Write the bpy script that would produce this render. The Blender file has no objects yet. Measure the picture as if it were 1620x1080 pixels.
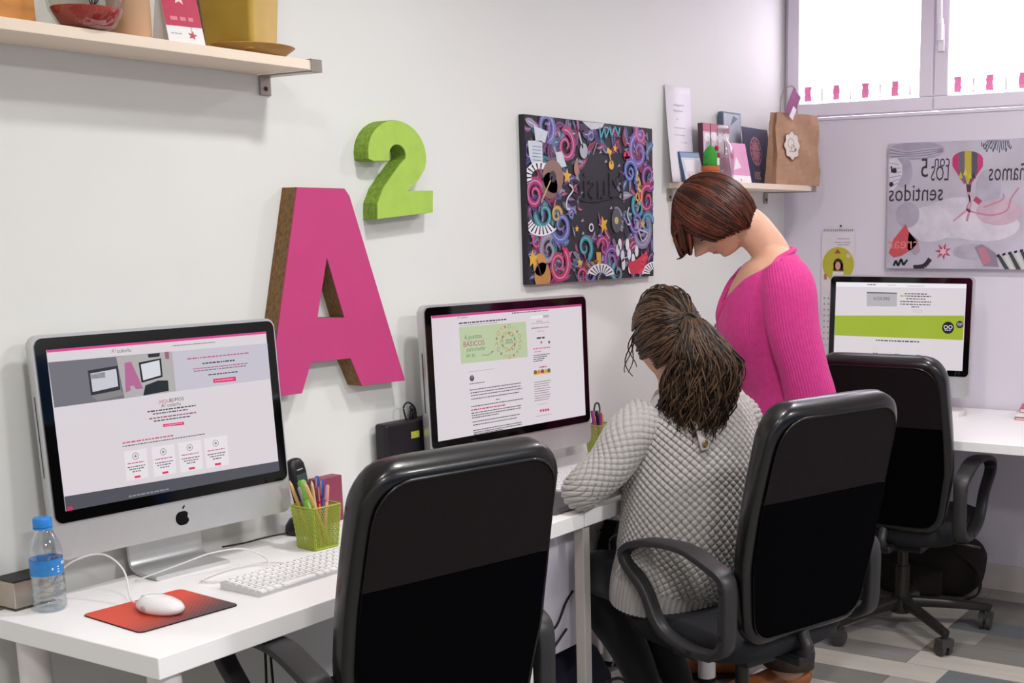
import bpy, math, random
import numpy as np
from math import sin, cos, pi, radians, sqrt, atan2
from mathutils import Vector, Matrix

scene = bpy.context.scene
COL = scene.collection
rnd = random.Random(11)

# ------------------------------------------------------------------ camera
YAW, PITCH, ROLL = radians(58.941), radians(-10.202), radians(-0.502)
FPX, PCX, PCY, EYE = 2015.0, 1045.4, 720.3, 1.45
_f = Vector((sin(YAW)*cos(PITCH), cos(YAW)*cos(PITCH), sin(PITCH)))
_r = Vector((cos(YAW), -sin(YAW), 0)); _u = _r.cross(_f)
_R = _r*cos(ROLL) + _u*sin(ROLL); _U = _u*cos(ROLL) - _r*sin(ROLL)
cam_d = bpy.data.cameras.new('camera'); cam = bpy.data.objects.new('camera', cam_d); COL.objects.link(cam)
cam.matrix_world = Matrix(((_R.x, _U.x, -_f.x, 0), (_R.y, _U.y, -_f.y, 0), (_R.z, _U.z, -_f.z, EYE), (0, 0, 0, 1)))
cam_d.sensor_fit = 'HORIZONTAL'; cam_d.sensor_width = 36; cam_d.lens = FPX/1620*36
cam_d.shift_x = (810-PCX)/1620; cam_d.shift_y = (PCY-540)/1620; cam_d.clip_start = 0.05
scene.camera = cam

# ------------------------------------------------------------------ world, light, exposure
world = bpy.data.worlds.new('sky'); scene.world = world; world.use_nodes = True
bg = world.node_tree.nodes['Background']; bg.inputs[0].default_value = (0.93, 0.90, 1.0, 1); bg.inputs[1].default_value = 8.5
scene.view_settings.view_transform = 'Standard'; scene.view_settings.look = 'None'
scene.view_settings.exposure = 0.0; scene.view_settings.gamma = 1.0
scene.view_settings.use_curve_mapping = False
LAMPS = [  # ceiling lamps, the last two added as fill light: x, y, power, colour, radius
    (2.30, 1.30, 15, (1.0, 0.99, 0.965), 0.08),
    (3.80, 1.05, 14, (1.0, 0.98, 0.98), 0.08),
    (0.90, 0.95, 13, (1.0, 0.99, 0.96), 0.08),
    (2.60, -0.95, 58, (1.0, 0.99, 0.975), 0.24),
    (0.10, -1.10, 55, (1.0, 0.99, 0.965), 0.24),
]
CEIL = 2.60

# ------------------------------------------------------------------ materials
def lin(h):
    if isinstance(h, tuple): return h
    h = h.lstrip('#'); c = [int(h[i:i+2], 16)/255 for i in (0, 2, 4)]
    return tuple(x/12.92 if x <= .04045 else ((x+.055)/1.055)**2.4 for x in c)
_mc = {}
def M(name, col='#888888', rough=.5, metal=0., var=.05, vscale=12., bump=0., bscale=150., coat=0., emit=0., trans=0., stretch=(1, 1, 1), sheen=0., alpha=1., spec=.5, ior=1.45):
    if name in _mc: return _mc[name]
    m = bpy.data.materials.new(name); m.use_nodes = True; _mc[name] = m
    n = m.node_tree.nodes; l = m.node_tree.links; b = n['Principled BSDF']
    c = lin(col)
    b.inputs['Roughness'].default_value = rough; b.inputs['Metallic'].default_value = metal
    b.inputs['Coat Weight'].default_value = coat; b.inputs['Coat Roughness'].default_value = .08
    b.inputs['Transmission Weight'].default_value = trans; b.inputs['Sheen Weight'].default_value = sheen
    b.inputs['Alpha'].default_value = alpha; b.inputs['Specular IOR Level'].default_value = spec; b.inputs['IOR'].default_value = ior
    tc = n.new('ShaderNodeTexCoord'); mp = n.new('ShaderNodeMapping'); mp.inputs['Scale'].default_value = stretch
    l.new(tc.outputs['Object'], mp.inputs[0])
    tx = n.new('ShaderNodeTexNoise'); tx.inputs['Scale'].default_value = vscale; tx.inputs['Detail'].default_value = 4
    l.new(mp.outputs[0], tx.inputs['Vector'])
    mx = n.new('ShaderNodeMix'); mx.data_type = 'RGBA'
    mx.inputs['A'].default_value = tuple(max(0, x*(1-var*2)) for x in c)+(1,)
    mx.inputs['B'].default_value = tuple(min(1, x*(1+var*2)) for x in c)+(1,)
    l.new(tx.outputs['Fac'], mx.inputs['Factor'])
    if emit > 0:
        b.inputs['Base Color'].default_value = (.01, .01, .01, 1)
        l.new(mx.outputs['Result'], b.inputs['Emission Color']); b.inputs['Emission Strength'].default_value = emit
    else:
        l.new(mx.outputs['Result'], b.inputs['Base Color'])
    if bump > 0:
        t2 = n.new('ShaderNodeTexNoise'); t2.inputs['Scale'].default_value = bscale; t2.inputs['Detail'].default_value = 3
        l.new(mp.outputs[0], t2.inputs['Vector'])
        bp = n.new('ShaderNodeBump'); bp.inputs['Strength'].default_value = bump; bp.inputs['Distance'].default_value = .004
        l.new(t2.outputs['Fac'], bp.inputs['Height']); l.new(bp.outputs[0], b.inputs['Normal'])
    return m
def S(col, e=1.12):           # a lit colour on a display: emission under glossy glass
    return M('display_'+col.strip('#'), col, rough=.12, var=.0, emit=e, spec=.35)
def P(col): return M('print_'+col.strip('#'), col, rough=.55, var=.05, vscale=40)

WALL = M('wall_paint', '#dededb', rough=.85, var=.012, vscale=3, bump=.05, bscale=60)
WHITE = M('white_laminate', '#f4f2f2', rough=.35, var=.01)
ALU = M('brushed_aluminium', '#cfcfd0', rough=.33, metal=.55, var=.02, vscale=60)
STEEL = M('bracket_steel', '#a39a90', rough=.35, metal=.7, var=.05)
BLACKP = M('black_plastic', '#1a191b', rough=.4, var=.1)
GLASSBLK = M('black_glass', '#050506', rough=.06, var=0, coat=.2)
LEATHER = M('black_leather', '#0b0a0b', rough=.30, var=.15, vscale=30, bump=.07, bscale=260, coat=.25)
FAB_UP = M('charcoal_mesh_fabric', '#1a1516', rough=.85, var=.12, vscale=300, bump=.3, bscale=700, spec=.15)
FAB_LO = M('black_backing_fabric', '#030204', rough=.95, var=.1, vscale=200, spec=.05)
CHPL = M('chair_grey_black_plastic', '#2a292a', rough=.42, var=.06, bump=.1, bscale=400)
CABLEW = M('white_cable', '#dddadb', rough=.45); CABLEB = M('black_cable', '#141315', rough=.5)
def TM(name, col, gloss=.1, rough=.03):      # thin clear sheet: tinted see-through plus a weak gloss
    m = bpy.data.materials.new(name); m.use_nodes = True; n = m.node_tree.nodes; l = m.node_tree.links; n.remove(n['Principled BSDF'])
    a = n.new('ShaderNodeBsdfTransparent'); a.inputs[0].default_value = lin(col)+(1,)
    g = n.new('ShaderNodeBsdfGlossy'); g.inputs['Roughness'].default_value = rough
    lw = n.new('ShaderNodeLayerWeight'); lw.inputs[0].default_value = .25
    ad = n.new('ShaderNodeMath'); ad.operation = 'MULTIPLY_ADD'; ad.inputs[1].default_value = .55; ad.inputs[2].default_value = gloss; ad.use_clamp = True
    x = n.new('ShaderNodeMixShader'); l.new(lw.outputs['Facing'], ad.inputs[0]); l.new(ad.outputs[0], x.inputs[0]); l.new(a.outputs[0], x.inputs[1]); l.new(g.outputs[0], x.inputs[2])
    l.new(x.outputs[0], n['Material Output'].inputs[0]); return m
CLEAR = TM('clear_glass', '#f7faf9', .05); PET = TM('clear_plastic', '#f8fbfd', .10)

# ------------------------------------------------------------------ mesh builder
def V3(*a): return Vector(a)
def cr(pts, n):                      # Catmull-Rom through tuples of any length
    out = []; k = len(pts); P_ = [np.array(p, float) for p in pts]
    for i in range(k-1):
        p0 = P_[max(i-1, 0)]; p1 = P_[i]; p2 = P_[i+1]; p3 = P_[min(i+2, k-1)]
        for j in range(n):
            t = j/n
            out.append(.5*((2*p1)+(-p0+p2)*t+(2*p0-5*p1+4*p2-p3)*t*t+(-p0+3*p1-3*p2+p3)*t**3))
    out.append(P_[-1]); return [tuple(map(float, o)) for o in out]

class MB:
    def __init__(s): s.v = []; s.f = []; s.m = []; s.uv = []
    def add(s, vs, fs, m=0, uvs=None):
        o = len(s.v); s.v += [tuple(x) for x in vs]
        for i, f in enumerate(fs):
            s.f.append([j+o for j in f]); s.m.append(m); s.uv.append(uvs[i] if uvs else None)
        return s
    def box(s, x0, y0, z0, x1, y1, z1, m=0, T=None):
        vs = [V3(x, y, z) for z in (z0, z1) for y in (y0, y1) for x in (x0, x1)]
        if T is not None: vs = [T @ v for v in vs]
        return s.add(vs, [(0, 2, 3, 1), (4, 5, 7, 6), (0, 1, 5, 4), (2, 6, 7, 3), (0, 4, 6, 2), (1, 3, 7, 5)], m)
    def tube(s, path, r=None, n=8, m=0, ref=(0, 0, 1), e=1., cap=True, closed=False, disp=None, cut=None):
        P_ = [Vector(p[:3]) for p in path]; k = len(P_)
        rad = []
        for i, p in enumerate(path):
            if len(p) >= 5: rad.append((p[3], p[4]))
            elif len(p) == 4: rad.append((p[3], p[3]))
            else: rad.append((r[i], r[i]) if isinstance(r, (list, tuple)) else (r, r))
        vs = []; uvs = []; L = 0; ref = Vector(ref)
        Sd = None
        for i in range(k):
            if closed: T = P_[(i+1) % k]-P_[i-1]
            else: T = P_[min(i+1, k-1)]-P_[max(i-1, 0)]
            T = T.normalized() if T.length > 1e-9 else V3(0, 0, 1)
            if Sd is None or ref.length > .5:
                S_ = ref-T*ref.dot(T)
                if S_.length < .15: S_ = (Sd if Sd is not None else V3(1, 0, 0)); S_ = S_-T*S_.dot(T)
                if S_.length < 1e-4: S_ = V3(0, 1, 0)-T*T.y
                Sd = S_.normalized()
            B_ = T.cross(Sd)
            if i: L += (P_[i]-P_[i-1]).length
            a, b = rad[i]
            for j in range(n):
                th = 2*pi*j/n; c, q = cos(th), sin(th)
                if e != 1: c = math.copysign(abs(c)**e, c); q = math.copysign(abs(q)**e, q)
                d = Sd*(a*c)+B_*(b*q); p = P_[i]+d
                if disp: p = p+d.normalized()*disp(th*(a+b)/2, L, th)
                vs.append(p)
            uvs.append((L, (a+b)*pi))
        fs = []; fu = []
        mean = sum(u[1] for u in uvs)/len(uvs)
        for i in range(k if closed else k-1):
            i2 = (i+1) % k
            for j in range(n):
                j2 = (j+1) % n; f = (i*n+j, i*n+j2, i2*n+j2, i2*n+j)
                if cut and cut((vs[f[0]]+vs[f[2]])/2): continue
                fs.append(f)
                u0, u1 = j/n*mean, (j+1)/n*mean; fu.append([(u0, uvs[i][0]), (u1, uvs[i][0]), (u1, uvs[i2][0]), (u0, uvs[i2][0])])
        if cap and not closed:
            fs.append(tuple(range(n-1, -1, -1))); fu.append([(0, 0)]*n)
            fs.append(tuple((k-1)*n+j for j in range(n))); fu.append([(0, 0)]*n)
        return s.add(vs, fs, m, fu)
    def lathe(s, prof, n=24, c=(0, 0, 0), m=0, T=None, e=1.):
        vs = []; k = len(prof)
        for r, z in prof:
            for j in range(n):
                th = 2*pi*j/n; a, b = cos(th), sin(th)
                if e != 1: a = math.copysign(abs(a)**e, a); b = math.copysign(abs(b)**e, b)
                p = V3(c[0]+r*a, c[1]+r*b, c[2]+z); vs.append(T @ p if T is not None else p)
        fs = [(i*n+j, i*n+(j+1) % n, (i+1)*n+(j+1) % n, (i+1)*n+j) for i in range(k-1) for j in range(n)]
        fs.append(tuple(range(n-1, -1, -1))); fs.append(tuple((k-1)*n+j for j in range(n)))
        return s.add(vs, fs, m)
    def sphere(s, c, r, n=12, m=0, T=None):
        r = (r, r, r) if not isinstance(r, (tuple, list)) else r
        k = max(6, n//2); vs = []
        for i in range(k+1):
            th = pi*(i+.02*(i == 0)-.02*(i == k))/k
            for j in range(n):
                p = V3(r[0]*sin(th)*cos(2*pi*j/n), r[1]*sin(th)*sin(2*pi*j/n), -r[2]*cos(th))
                if T is not None: p = T @ p
                vs.append(p+Vector(c))
        fs = [(i*n+j, i*n+(j+1) % n, (i+1)*n+(j+1) % n, (i+1)*n+j) for i in range(k) for j in range(n)]
        fs += [tuple(range(n-1, -1, -1)), tuple(k*n+j for j in range(n))]
        return s.add(vs, fs, m)
    def prism(s, poly, o, u, v, w, m=0, mside=None):   # poly in (u,v), extruded along w
        o, u, v, w = map(Vector, (o, u, v, w)); k = len(poly)
        a = [o+u*x+v*y for x, y in poly]; b = [p+w for p in a]
        s.add(a+b, [tuple(range(k-1, -1, -1)), tuple(range(k, 2*k))], m)
        ms = m if mside is None else mside
        s.add(a+b, [(i, (i+1) % k, k+(i+1) % k, k+i) for i in range(k)], ms)
        return s
    def build(s, name, mats, parent=None, smooth=False, bevel=0, seg=2, sub=0, solid=0, loc=None, auto=None):
        me = bpy.data.meshes.new(name); me.from_pydata([tuple(x) for x in s.v], [], s.f)
        mats = mats if isinstance(mats, (list, tuple)) else [mats]
        for x in mats: me.materials.append(x)
        me.polygons.foreach_set('material_index', s.m)
        if any(u for u in s.uv):
            ul = me.uv_layers.new(name='UVMap'); i = 0; data = []
            for f, u in zip(s.f, s.uv):
                data += (u if u else [(0, 0)]*len(f))
            ul.data.foreach_set('uv', [c for p in data for c in p])
        if smooth: me.polygons.foreach_set('use_smooth', [True]*len(s.f))
        me.update()
        if auto and hasattr(me, 'set_sharp_from_angle'): me.set_sharp_from_angle(angle=radians(auto))
        o = bpy.data.objects.new(name, me); COL.objects.link(o)
        if parent: o.parent = parent
        if loc: o.location = loc
        if solid: md = o.modifiers.new('thick', 'SOLIDIFY'); md.thickness = solid; md.offset = 0
        if bevel: md = o.modifiers.new('bevel', 'BEVEL'); md.width = bevel; md.segments = seg; md.limit_method = 'ANGLE'
        if sub: md = o.modifiers.new('sub', 'SUBSURF'); md.levels = sub; md.render_levels = sub
        return o

def tag(o, label, cat, group=None):
    o['label'] = label; o['category'] = cat
    if group: o['group'] = group
    return o
def thing(name, label, cat, loc=(0, 0, 0), rz=0., group=None):
    o = bpy.data.objects.new(name, None); COL.objects.link(o); o.location = loc; o.rotation_euler = (0, 0, rz); o.empty_display_size = .05
    return tag(o, label, cat, group)
def struct(o): o['kind'] = 'structure'; return o

def rrect(w, h, r, n=6, x=0, y=0):
    pts = []
    for cx_, cy_, a0 in ((w/2-r, h/2-r, 0), (-w/2+r, h/2-r, 90), (-w/2+r, -h/2+r, 180), (w/2-r, -h/2+r, 270)):
        for i in range(n+1):
            a = radians(a0+90*i/n); pts.append((x+cx_+r*cos(a), y+cy_+r*sin(a)))
    return pts

_tc = {}
def text_mesh(txt):
    if txt in _tc: return _tc[txt]
    cu = bpy.data.curves.new('lettering', 'FONT'); cu.body = txt; cu.size = 1; cu.resolution_u = 2
    cu.align_x = 'CENTER'; cu.align_y = 'CENTER'
    o = bpy.data.objects.new('lettering', cu); COL.objects.link(o)
    dg = bpy.context.evaluated_depsgraph_get(); me = bpy.data.meshes.new_from_object(o.evaluated_get(dg))
    vs = [(v.co.x, v.co.y) for v in me.vertices]; fs = [tuple(p.vertices) for p in me.polygons]
    bpy.data.objects.remove(o); bpy.data.curves.remove(cu); bpy.data.meshes.remove(me)
    _tc[txt] = (vs, fs); return vs, fs

def homog(src, dst):
    A = []; b = []
    for (x, y), (u, v) in zip(src, dst):
        A += [[x, y, 1, 0, 0, 0, -u*x, -u*y], [0, 0, 0, x, y, 1, -v*x, -v*y]]; b += [u, v]
    h = np.linalg.solve(np.array(A, float), np.array(b, float))
    def f(x, y):
        d = h[6]*x+h[7]*y+1; return ((h[0]*x+h[1]*y+h[2])/d, (h[3]*x+h[4]*y+h[5])/d)
    return f

class Art:
    """flat print on a rectangle: origin o, axes u, v (unit), normal n; drawn in layers"""
    def __init__(s, o, u, v, n, w, h, src=None):
        s.b = MB(); s.o, s.u, s.v, s.n = map(Vector, (o, u, v, n)); s.w, s.h = w, h; s.k = 0; s.step = .00003; s.mats = []
        s.H = homog(src, [(0, h), (w, h), (0, 0), (w, 0)]) if src else (lambda x, y: (x, y))
    def mi(s, m):
        if m not in s.mats: s.mats.append(m)
        return s.mats.index(m)
    def up(s): s.k += 1
    def face(s, pts, m):
        pts = [(min(max(x, 0), s.w), min(max(y, 0), s.h)) for x, y in pts]
        d = .0003+s.k*s.step
        s.b.add([s.o+s.u*x+s.v*y+s.n*d for x, y in pts], [tuple(range(len(pts)))], s.mi(m))
    def poly(s, px, m): s.face([s.H(*p) for p in px], m)
    def rect(s, x0, y0, x1, y1, m):      # uv metres
        s.face([(x0, y0), (x1, y0), (x1, y1), (x0, y1)], m)
    def disc(s, px, r, m, n=20, ry=None):
        x, y = s.H(*px); s.face([(x+r*cos(2*pi*i/n), y+(ry or r)*sin(2*pi*i/n)) for i in range(n)], m)
    def ring(s, px, r, w, m, n=20):
        x, y = s.H(*px)
        for i in range(n):
            a, b = 2*pi*i/n, 2*pi*(i+1)/n
            s.face([(x+q*cos(t), y+q*sin(t)) for q, t in ((r, a), (r, b), (r-w, b), (r-w, a))], m)
    def star(s, px, r, m, rot=0., k=5, inner=.45):
        x, y = s.H(*px)
        s.face([(x+(r if i % 2 == 0 else r*inner)*sin(rot+pi*i/k), y+(r if i % 2 == 0 else r*inner)*cos(rot+pi*i/k)) for i in range(2*k)], m)
    def stroke(s, uv, w, m):
        for i in range(len(uv)-1):
            (x0, y0), (x1, y1) = uv[i], uv[i+1]; d = math.hypot(x1-x0, y1-y0) or 1e-6
            w0 = w[i] if isinstance(w, list) else w; w1 = w[i+1] if isinstance(w, list) else w
            nx, ny = -(y1-y0)/d, (x1-x0)/d
            s.face([(x0+nx*w0/2, y0+ny*w0/2), (x0-nx*w0/2, y0-ny*w0/2), (x1-nx*w1/2, y1-ny*w1/2), (x1+nx*w1/2, y1+ny*w1/2)], m)
    def line(s, px, w, m, smooth=0):
        if smooth: px = cr(px, smooth)
        s.stroke([s.H(*p) for p in px], w, m)
    def words(s, p0, p1, th, m, seed=0):     # unreadable small print: word-length dashes
        q = random.Random(seed); (x0, y0), (x1, y1) = s.H(*p0), s.H(*p1); y = (y0+y1)/2; x = x0
        while x < x1-th:
            l = min(x1-x, th*q.uniform(1.2, 4)); s.rect(x, y-th/2, x+l, y+th/2, m); x += l+th*.7
    def text(s, txt, px, h, m, mirror=False, sx=1., rot=0.):
        x, y = s.H(*px); vs, fs = text_mesh(txt); k = -1 if mirror else 1
        for f in fs:
            pts = []
            for i in f:
                a, b = vs[i][0]*h*sx*k, vs[i][1]*h; pts.append((x+a*cos(rot)-b*sin(rot), y+a*sin(rot)+b*cos(rot)))
            s.face(pts, m)
    def build(s, name, parent): return s.b.build(name, s.mats, parent)

# ================================================================== ROOM
W1, W2 = 2.36, 4.94          # left wall plane y, back wall plane x
XB, YB = -1.7, -2.3          # the walls behind and to the right of the camera
fl = MB(); fl.box(XB-.1, YB-.1, -.1, W2+.1, W1+.1, -.006); floor = struct(fl.build('floor', M('floor_joint', '#4c4a49', rough=.9)))
PLK = [M('plank_%d' % i, c, rough=.55, var=.10, vscale=7, bump=.12, bscale=40, stretch=(4, .5, 1)) for i, c in enumerate(['#84807d', '#9c9690', '#676a6e', '#a8a29b', '#77736f', '#8e8b87', '#b3aca4'])]
ws = .145; xs = W2; row = 0
pm = MB(); 
while xs > 1.0:
    x0 = max(xs-ws, 1.0); y = W1; first = True
    L0 = rnd.choice((.35, .55, .8, .95))
    while y > -1.2:
        Lp = L0 if first else rnd.choice((.6, .75, .9)); first = False
        y0 = max(y-Lp, -1.2)
        b = MB(); b.box(x0+.0012, y0+.0012, -.006, xs-.0012, y-.0012, rnd.uniform(-.0006, 0))
        b.build('plank', PLK[rnd.randrange(len(PLK))], floor)
        y = y0
    xs -= ws; row += 1
pm.box(XB, YB, -.006, 1.0, W1, 0); pm.box(1.0, YB, -.006, W2, -1.2, 0); pm.build('laminate', PLK[5], floor)

b = MB(); b.box(XB-.1, W1, 0, W2+.1, W1+.12, CEIL); struct(b.build('wall_left', WALL))
WY0, WY1, WZ0, WZ1 = 1.07, 2.355, 1.868, 2.46      # window opening
b = MB(); b.box(W2, YB-.1, 0, W2+.25, W1, WZ0); b.box(W2, YB-.1, WZ1, W2+.25, W1, CEIL); b.box(W2, YB-.1, WZ0, W2+.25, WY0, WZ1)
b.box(W2, WY1, WZ0, W2+.25, W1+.1, WZ1)
struct(b.build('wall_back', M('wall_paint_lilac', '#dcd5e0', rough=.85, var=.012, vscale=3, bump=.05, bscale=60)))
b = MB(); b.box(XB-.1, YB-.1, 0, W2+.1, YB, CEIL); struct(b.build('wall_right', WALL))
b = MB(); b.box(XB-.1, YB, 0, XB, W1, CEIL); struct(b.build('wall_front', WALL))
b = MB(); b.box(XB-.1, YB-.1, CEIL, W2+.25, W1+.12, CEIL+.1); struct(b.build('ceiling', M('ceiling_paint', '#efecec', rough=.9)))
b = MB(); b.box(W2-.014, YB, 0, W2, W1-.014, .104); struct(b.build('baseboard_back', M('baseboard_paint', '#cfc6c4', rough=.5), bevel=.002))
b = MB(); b.box(XB, W1-.014, 0, W2, W1, .104); struct(b.build('baseboard_left', M('baseboard_paint'), bevel=.002))

# window: outer frame, two sashes with rails, panes, handle; strips stuck along the foot of the panes
FRM = M('window_frame_paint', '#e6deea', rough=.4, var=.01)
b = MB(); x0, x1 = W2-.006, W2+.07
for a in ((WY0, WZ0, WY1, WZ0+.012), (WY0, WZ1-.03, WY1, WZ1), (WY0, WZ0, WY0+.03, WZ1), (WY1-.012, WZ0, WY1, WZ1)): b.box(x0, a[0], a[1], x1, a[2], a[3])
win = struct(b.build('window_1', FRM, bevel=.003))
PINK = M('pink_vinyl', '#ff86b8', rough=.4, var=.1, vscale=120); GREYV = M('grey_vinyl', '#7d7276', rough=.5)
PANE = TM('window_glass', '#fbf8fa', .03)
for si, (ya, yb, gl, gr_) in enumerate(((1.722, 2.342, .052, .055), (1.100, 1.716, .055, .05))):
    b = MB(); z0, z1 = WZ0+.016, WZ1-.034; xa, xb = W2-.02, W2+.045
    zz0, zz1 = z0+.052, z1-.05
    b.box(xa, ya, z0, xb, yb, zz0); b.box(xa, ya, zz1, xb, yb, z1); b.box(xa, ya, zz0, xb, ya+gr_, zz1); b.box(xa, yb-gl, zz0, xb, yb, zz1)
    sash = b.build('sash', FRM, win, bevel=.005)
    b = MB(); b.box(W2+.012, ya+gr_-.004, zz0-.004, W2+.018, yb-gl+.004, zz1+.004); pane = b.build('pane', PANE, sash)
    k = 0; y = yb-gl-.03
    while y > ya+gr_+.02:
        hh = .058 if k % 2 == 0 else .05
        b = MB()
        if k % 2 == 0:
            zc = zz0+.012
            for q in range(5):
                b.box(W2+.0085, y-.016+rnd.uniform(0, .004), zc, W2+.0105, y+.016-rnd.uniform(0, .004), zc+hh/5-.0002); zc += hh/5
            b.build('pink_strip', PINK, sash)
        else:
            b.box(W2+.0085, y-.002, zz0+.012, W2+.0105, y+.002, zz0+.012+hh); b.box(W2+.0085, y-.022, zz0+.012, W2+.0105, y+.004, zz0+.0145)
            b.build('grey_strip', GREYV, sash)
        y -= .0625; k += 1
    if si == 1:
        b = MB(); yh = yb-.028
        b.box(xa-.012, yh-.012, 2.10, xa, yh+.012, 2.20); b.tube(cr([(xa-.03, yh, 2.20), (xa-.038, yh, 2.27), (xa-.034, yh, 2.33), (xa-.02, yh, 2.345)], 4), .011, 8); b.box(xa-.034, yh-.009, 2.14, xa-.01, yh+.009, 2.22)
        b.build('handle', M('handle_white', '#f6f2f4', rough=.3), sash, bevel=.003)

t = thing('unseen_cupboard', 'long low blue cupboard added out of view on the wall opposite the desks', 'cupboard', (.2, YB+.005, 0))  # unseen, added for a blue screen reflection and less bounce under the desks
b = MB(); b.box(0, 0, 0, 3.6, .42, 1.25); b.build('body', M('cupboard_grey', '#6a6f7a', rough=.5), t, bevel=.003)
for i in range(6):
    b = MB(); b.box(.01+i*.6, .421, .08, .59+i*.6, .438, 1.24); dd = b.build('door', M('cupboard_blue', '#2f5f9e', rough=.4), t, bevel=.002)
    b = MB(); b.box(.53+i*.6, .438, .62, .55+i*.6, .462, .76); b.build('handle', STEEL, dd, bevel=.003)
# ceiling spots and two added fill lamps (above the frame): housing, glowing lens, and the lamp itself
for i, (x, y, pw, c, r) in enumerate(LAMPS):
    t = thing('ceiling_or_fill_lamp', 'round white ceiling spot or added fill lamp, number %d counted from the window end' % (i+1), 'lamp', (x, y, CEIL), group='ceiling spots')
    b = MB(); b.lathe([(r+.04, 0), (r+.04, -.012), (r+.015, -.03), (r+.01, -.03), (r+.01, -.004)], 28); b.build('housing', WHITE, t, smooth=True, auto=40)
    b = MB(); b.lathe([(r+.005, -.010), (r+.005, -.014)], 24); b.build('lens', M('lamp_lens', '#fff6ea', emit=2.), t)
    ld = bpy.data.lights.new('spot_light', 'AREA'); ld.shape = 'DISK'; ld.size = r*2; ld.energy = pw; ld.color = c; ld.spread = radians(170)
    lo = bpy.data.objects.new('spot_light', ld); COL.objects.link(lo); lo.parent = t; lo.location = (0, 0, -.034)
lab = ['round white ceiling spot nearest above the two letters', 'round white ceiling spot nearest the window', 'round white ceiling spot nearest the camera', 'large round fill lamp added in the middle of the room', 'large round fill lamp added behind the camera']
for o, s_ in zip([o for o in COL.objects if o.name.startswith('ceiling_or_fill_lamp')], lab): o['label'] = s_

# ================================================================== DESKS
def desk(name, label, x0, y0, x1, y1, legs, z=.73, th=.04, r=.029):
    t = thing(name, label, 'desk', (x0, y0, 0))
    b = MB(); b.box(0, 0, z-th, x1-x0, y1-y0, z); b.build('desk_top', WHITE, t, bevel=.002)
    for (x, y) in legs:
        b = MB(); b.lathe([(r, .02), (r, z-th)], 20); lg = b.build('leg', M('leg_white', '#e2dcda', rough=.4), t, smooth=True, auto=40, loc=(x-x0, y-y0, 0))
        b = MB(); b.lathe([(r*.8, 0), (r*.95, .004), (r*.95, .02)], 16); b.build('foot', BLACKP, lg, smooth=True, auto=40)
    return t
desk('desk', 'white desk carrying the left computer, bottle and red mouse pad', 1.34, 1.815, 2.630, 2.322, [(1.385, 2.245), (1.385, 1.862), (2.440, 1.855), (2.50, 2.27)])
d2 = desk('desk', 'white desk where the woman in grey leans her elbow', 2.634, 1.815, 3.475, 2.322, [(3.43, 1.90), (3.42, 2.26)])
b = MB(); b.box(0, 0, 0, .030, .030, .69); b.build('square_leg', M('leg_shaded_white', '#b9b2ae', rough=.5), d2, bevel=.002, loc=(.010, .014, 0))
desk('desk', 'white desk along the back wall under the far computer', 4.137, .45, 4.922, 2.335, [(4.22, 2.25), (4.22, .53), (4.86, .53)], th=.033)

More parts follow.
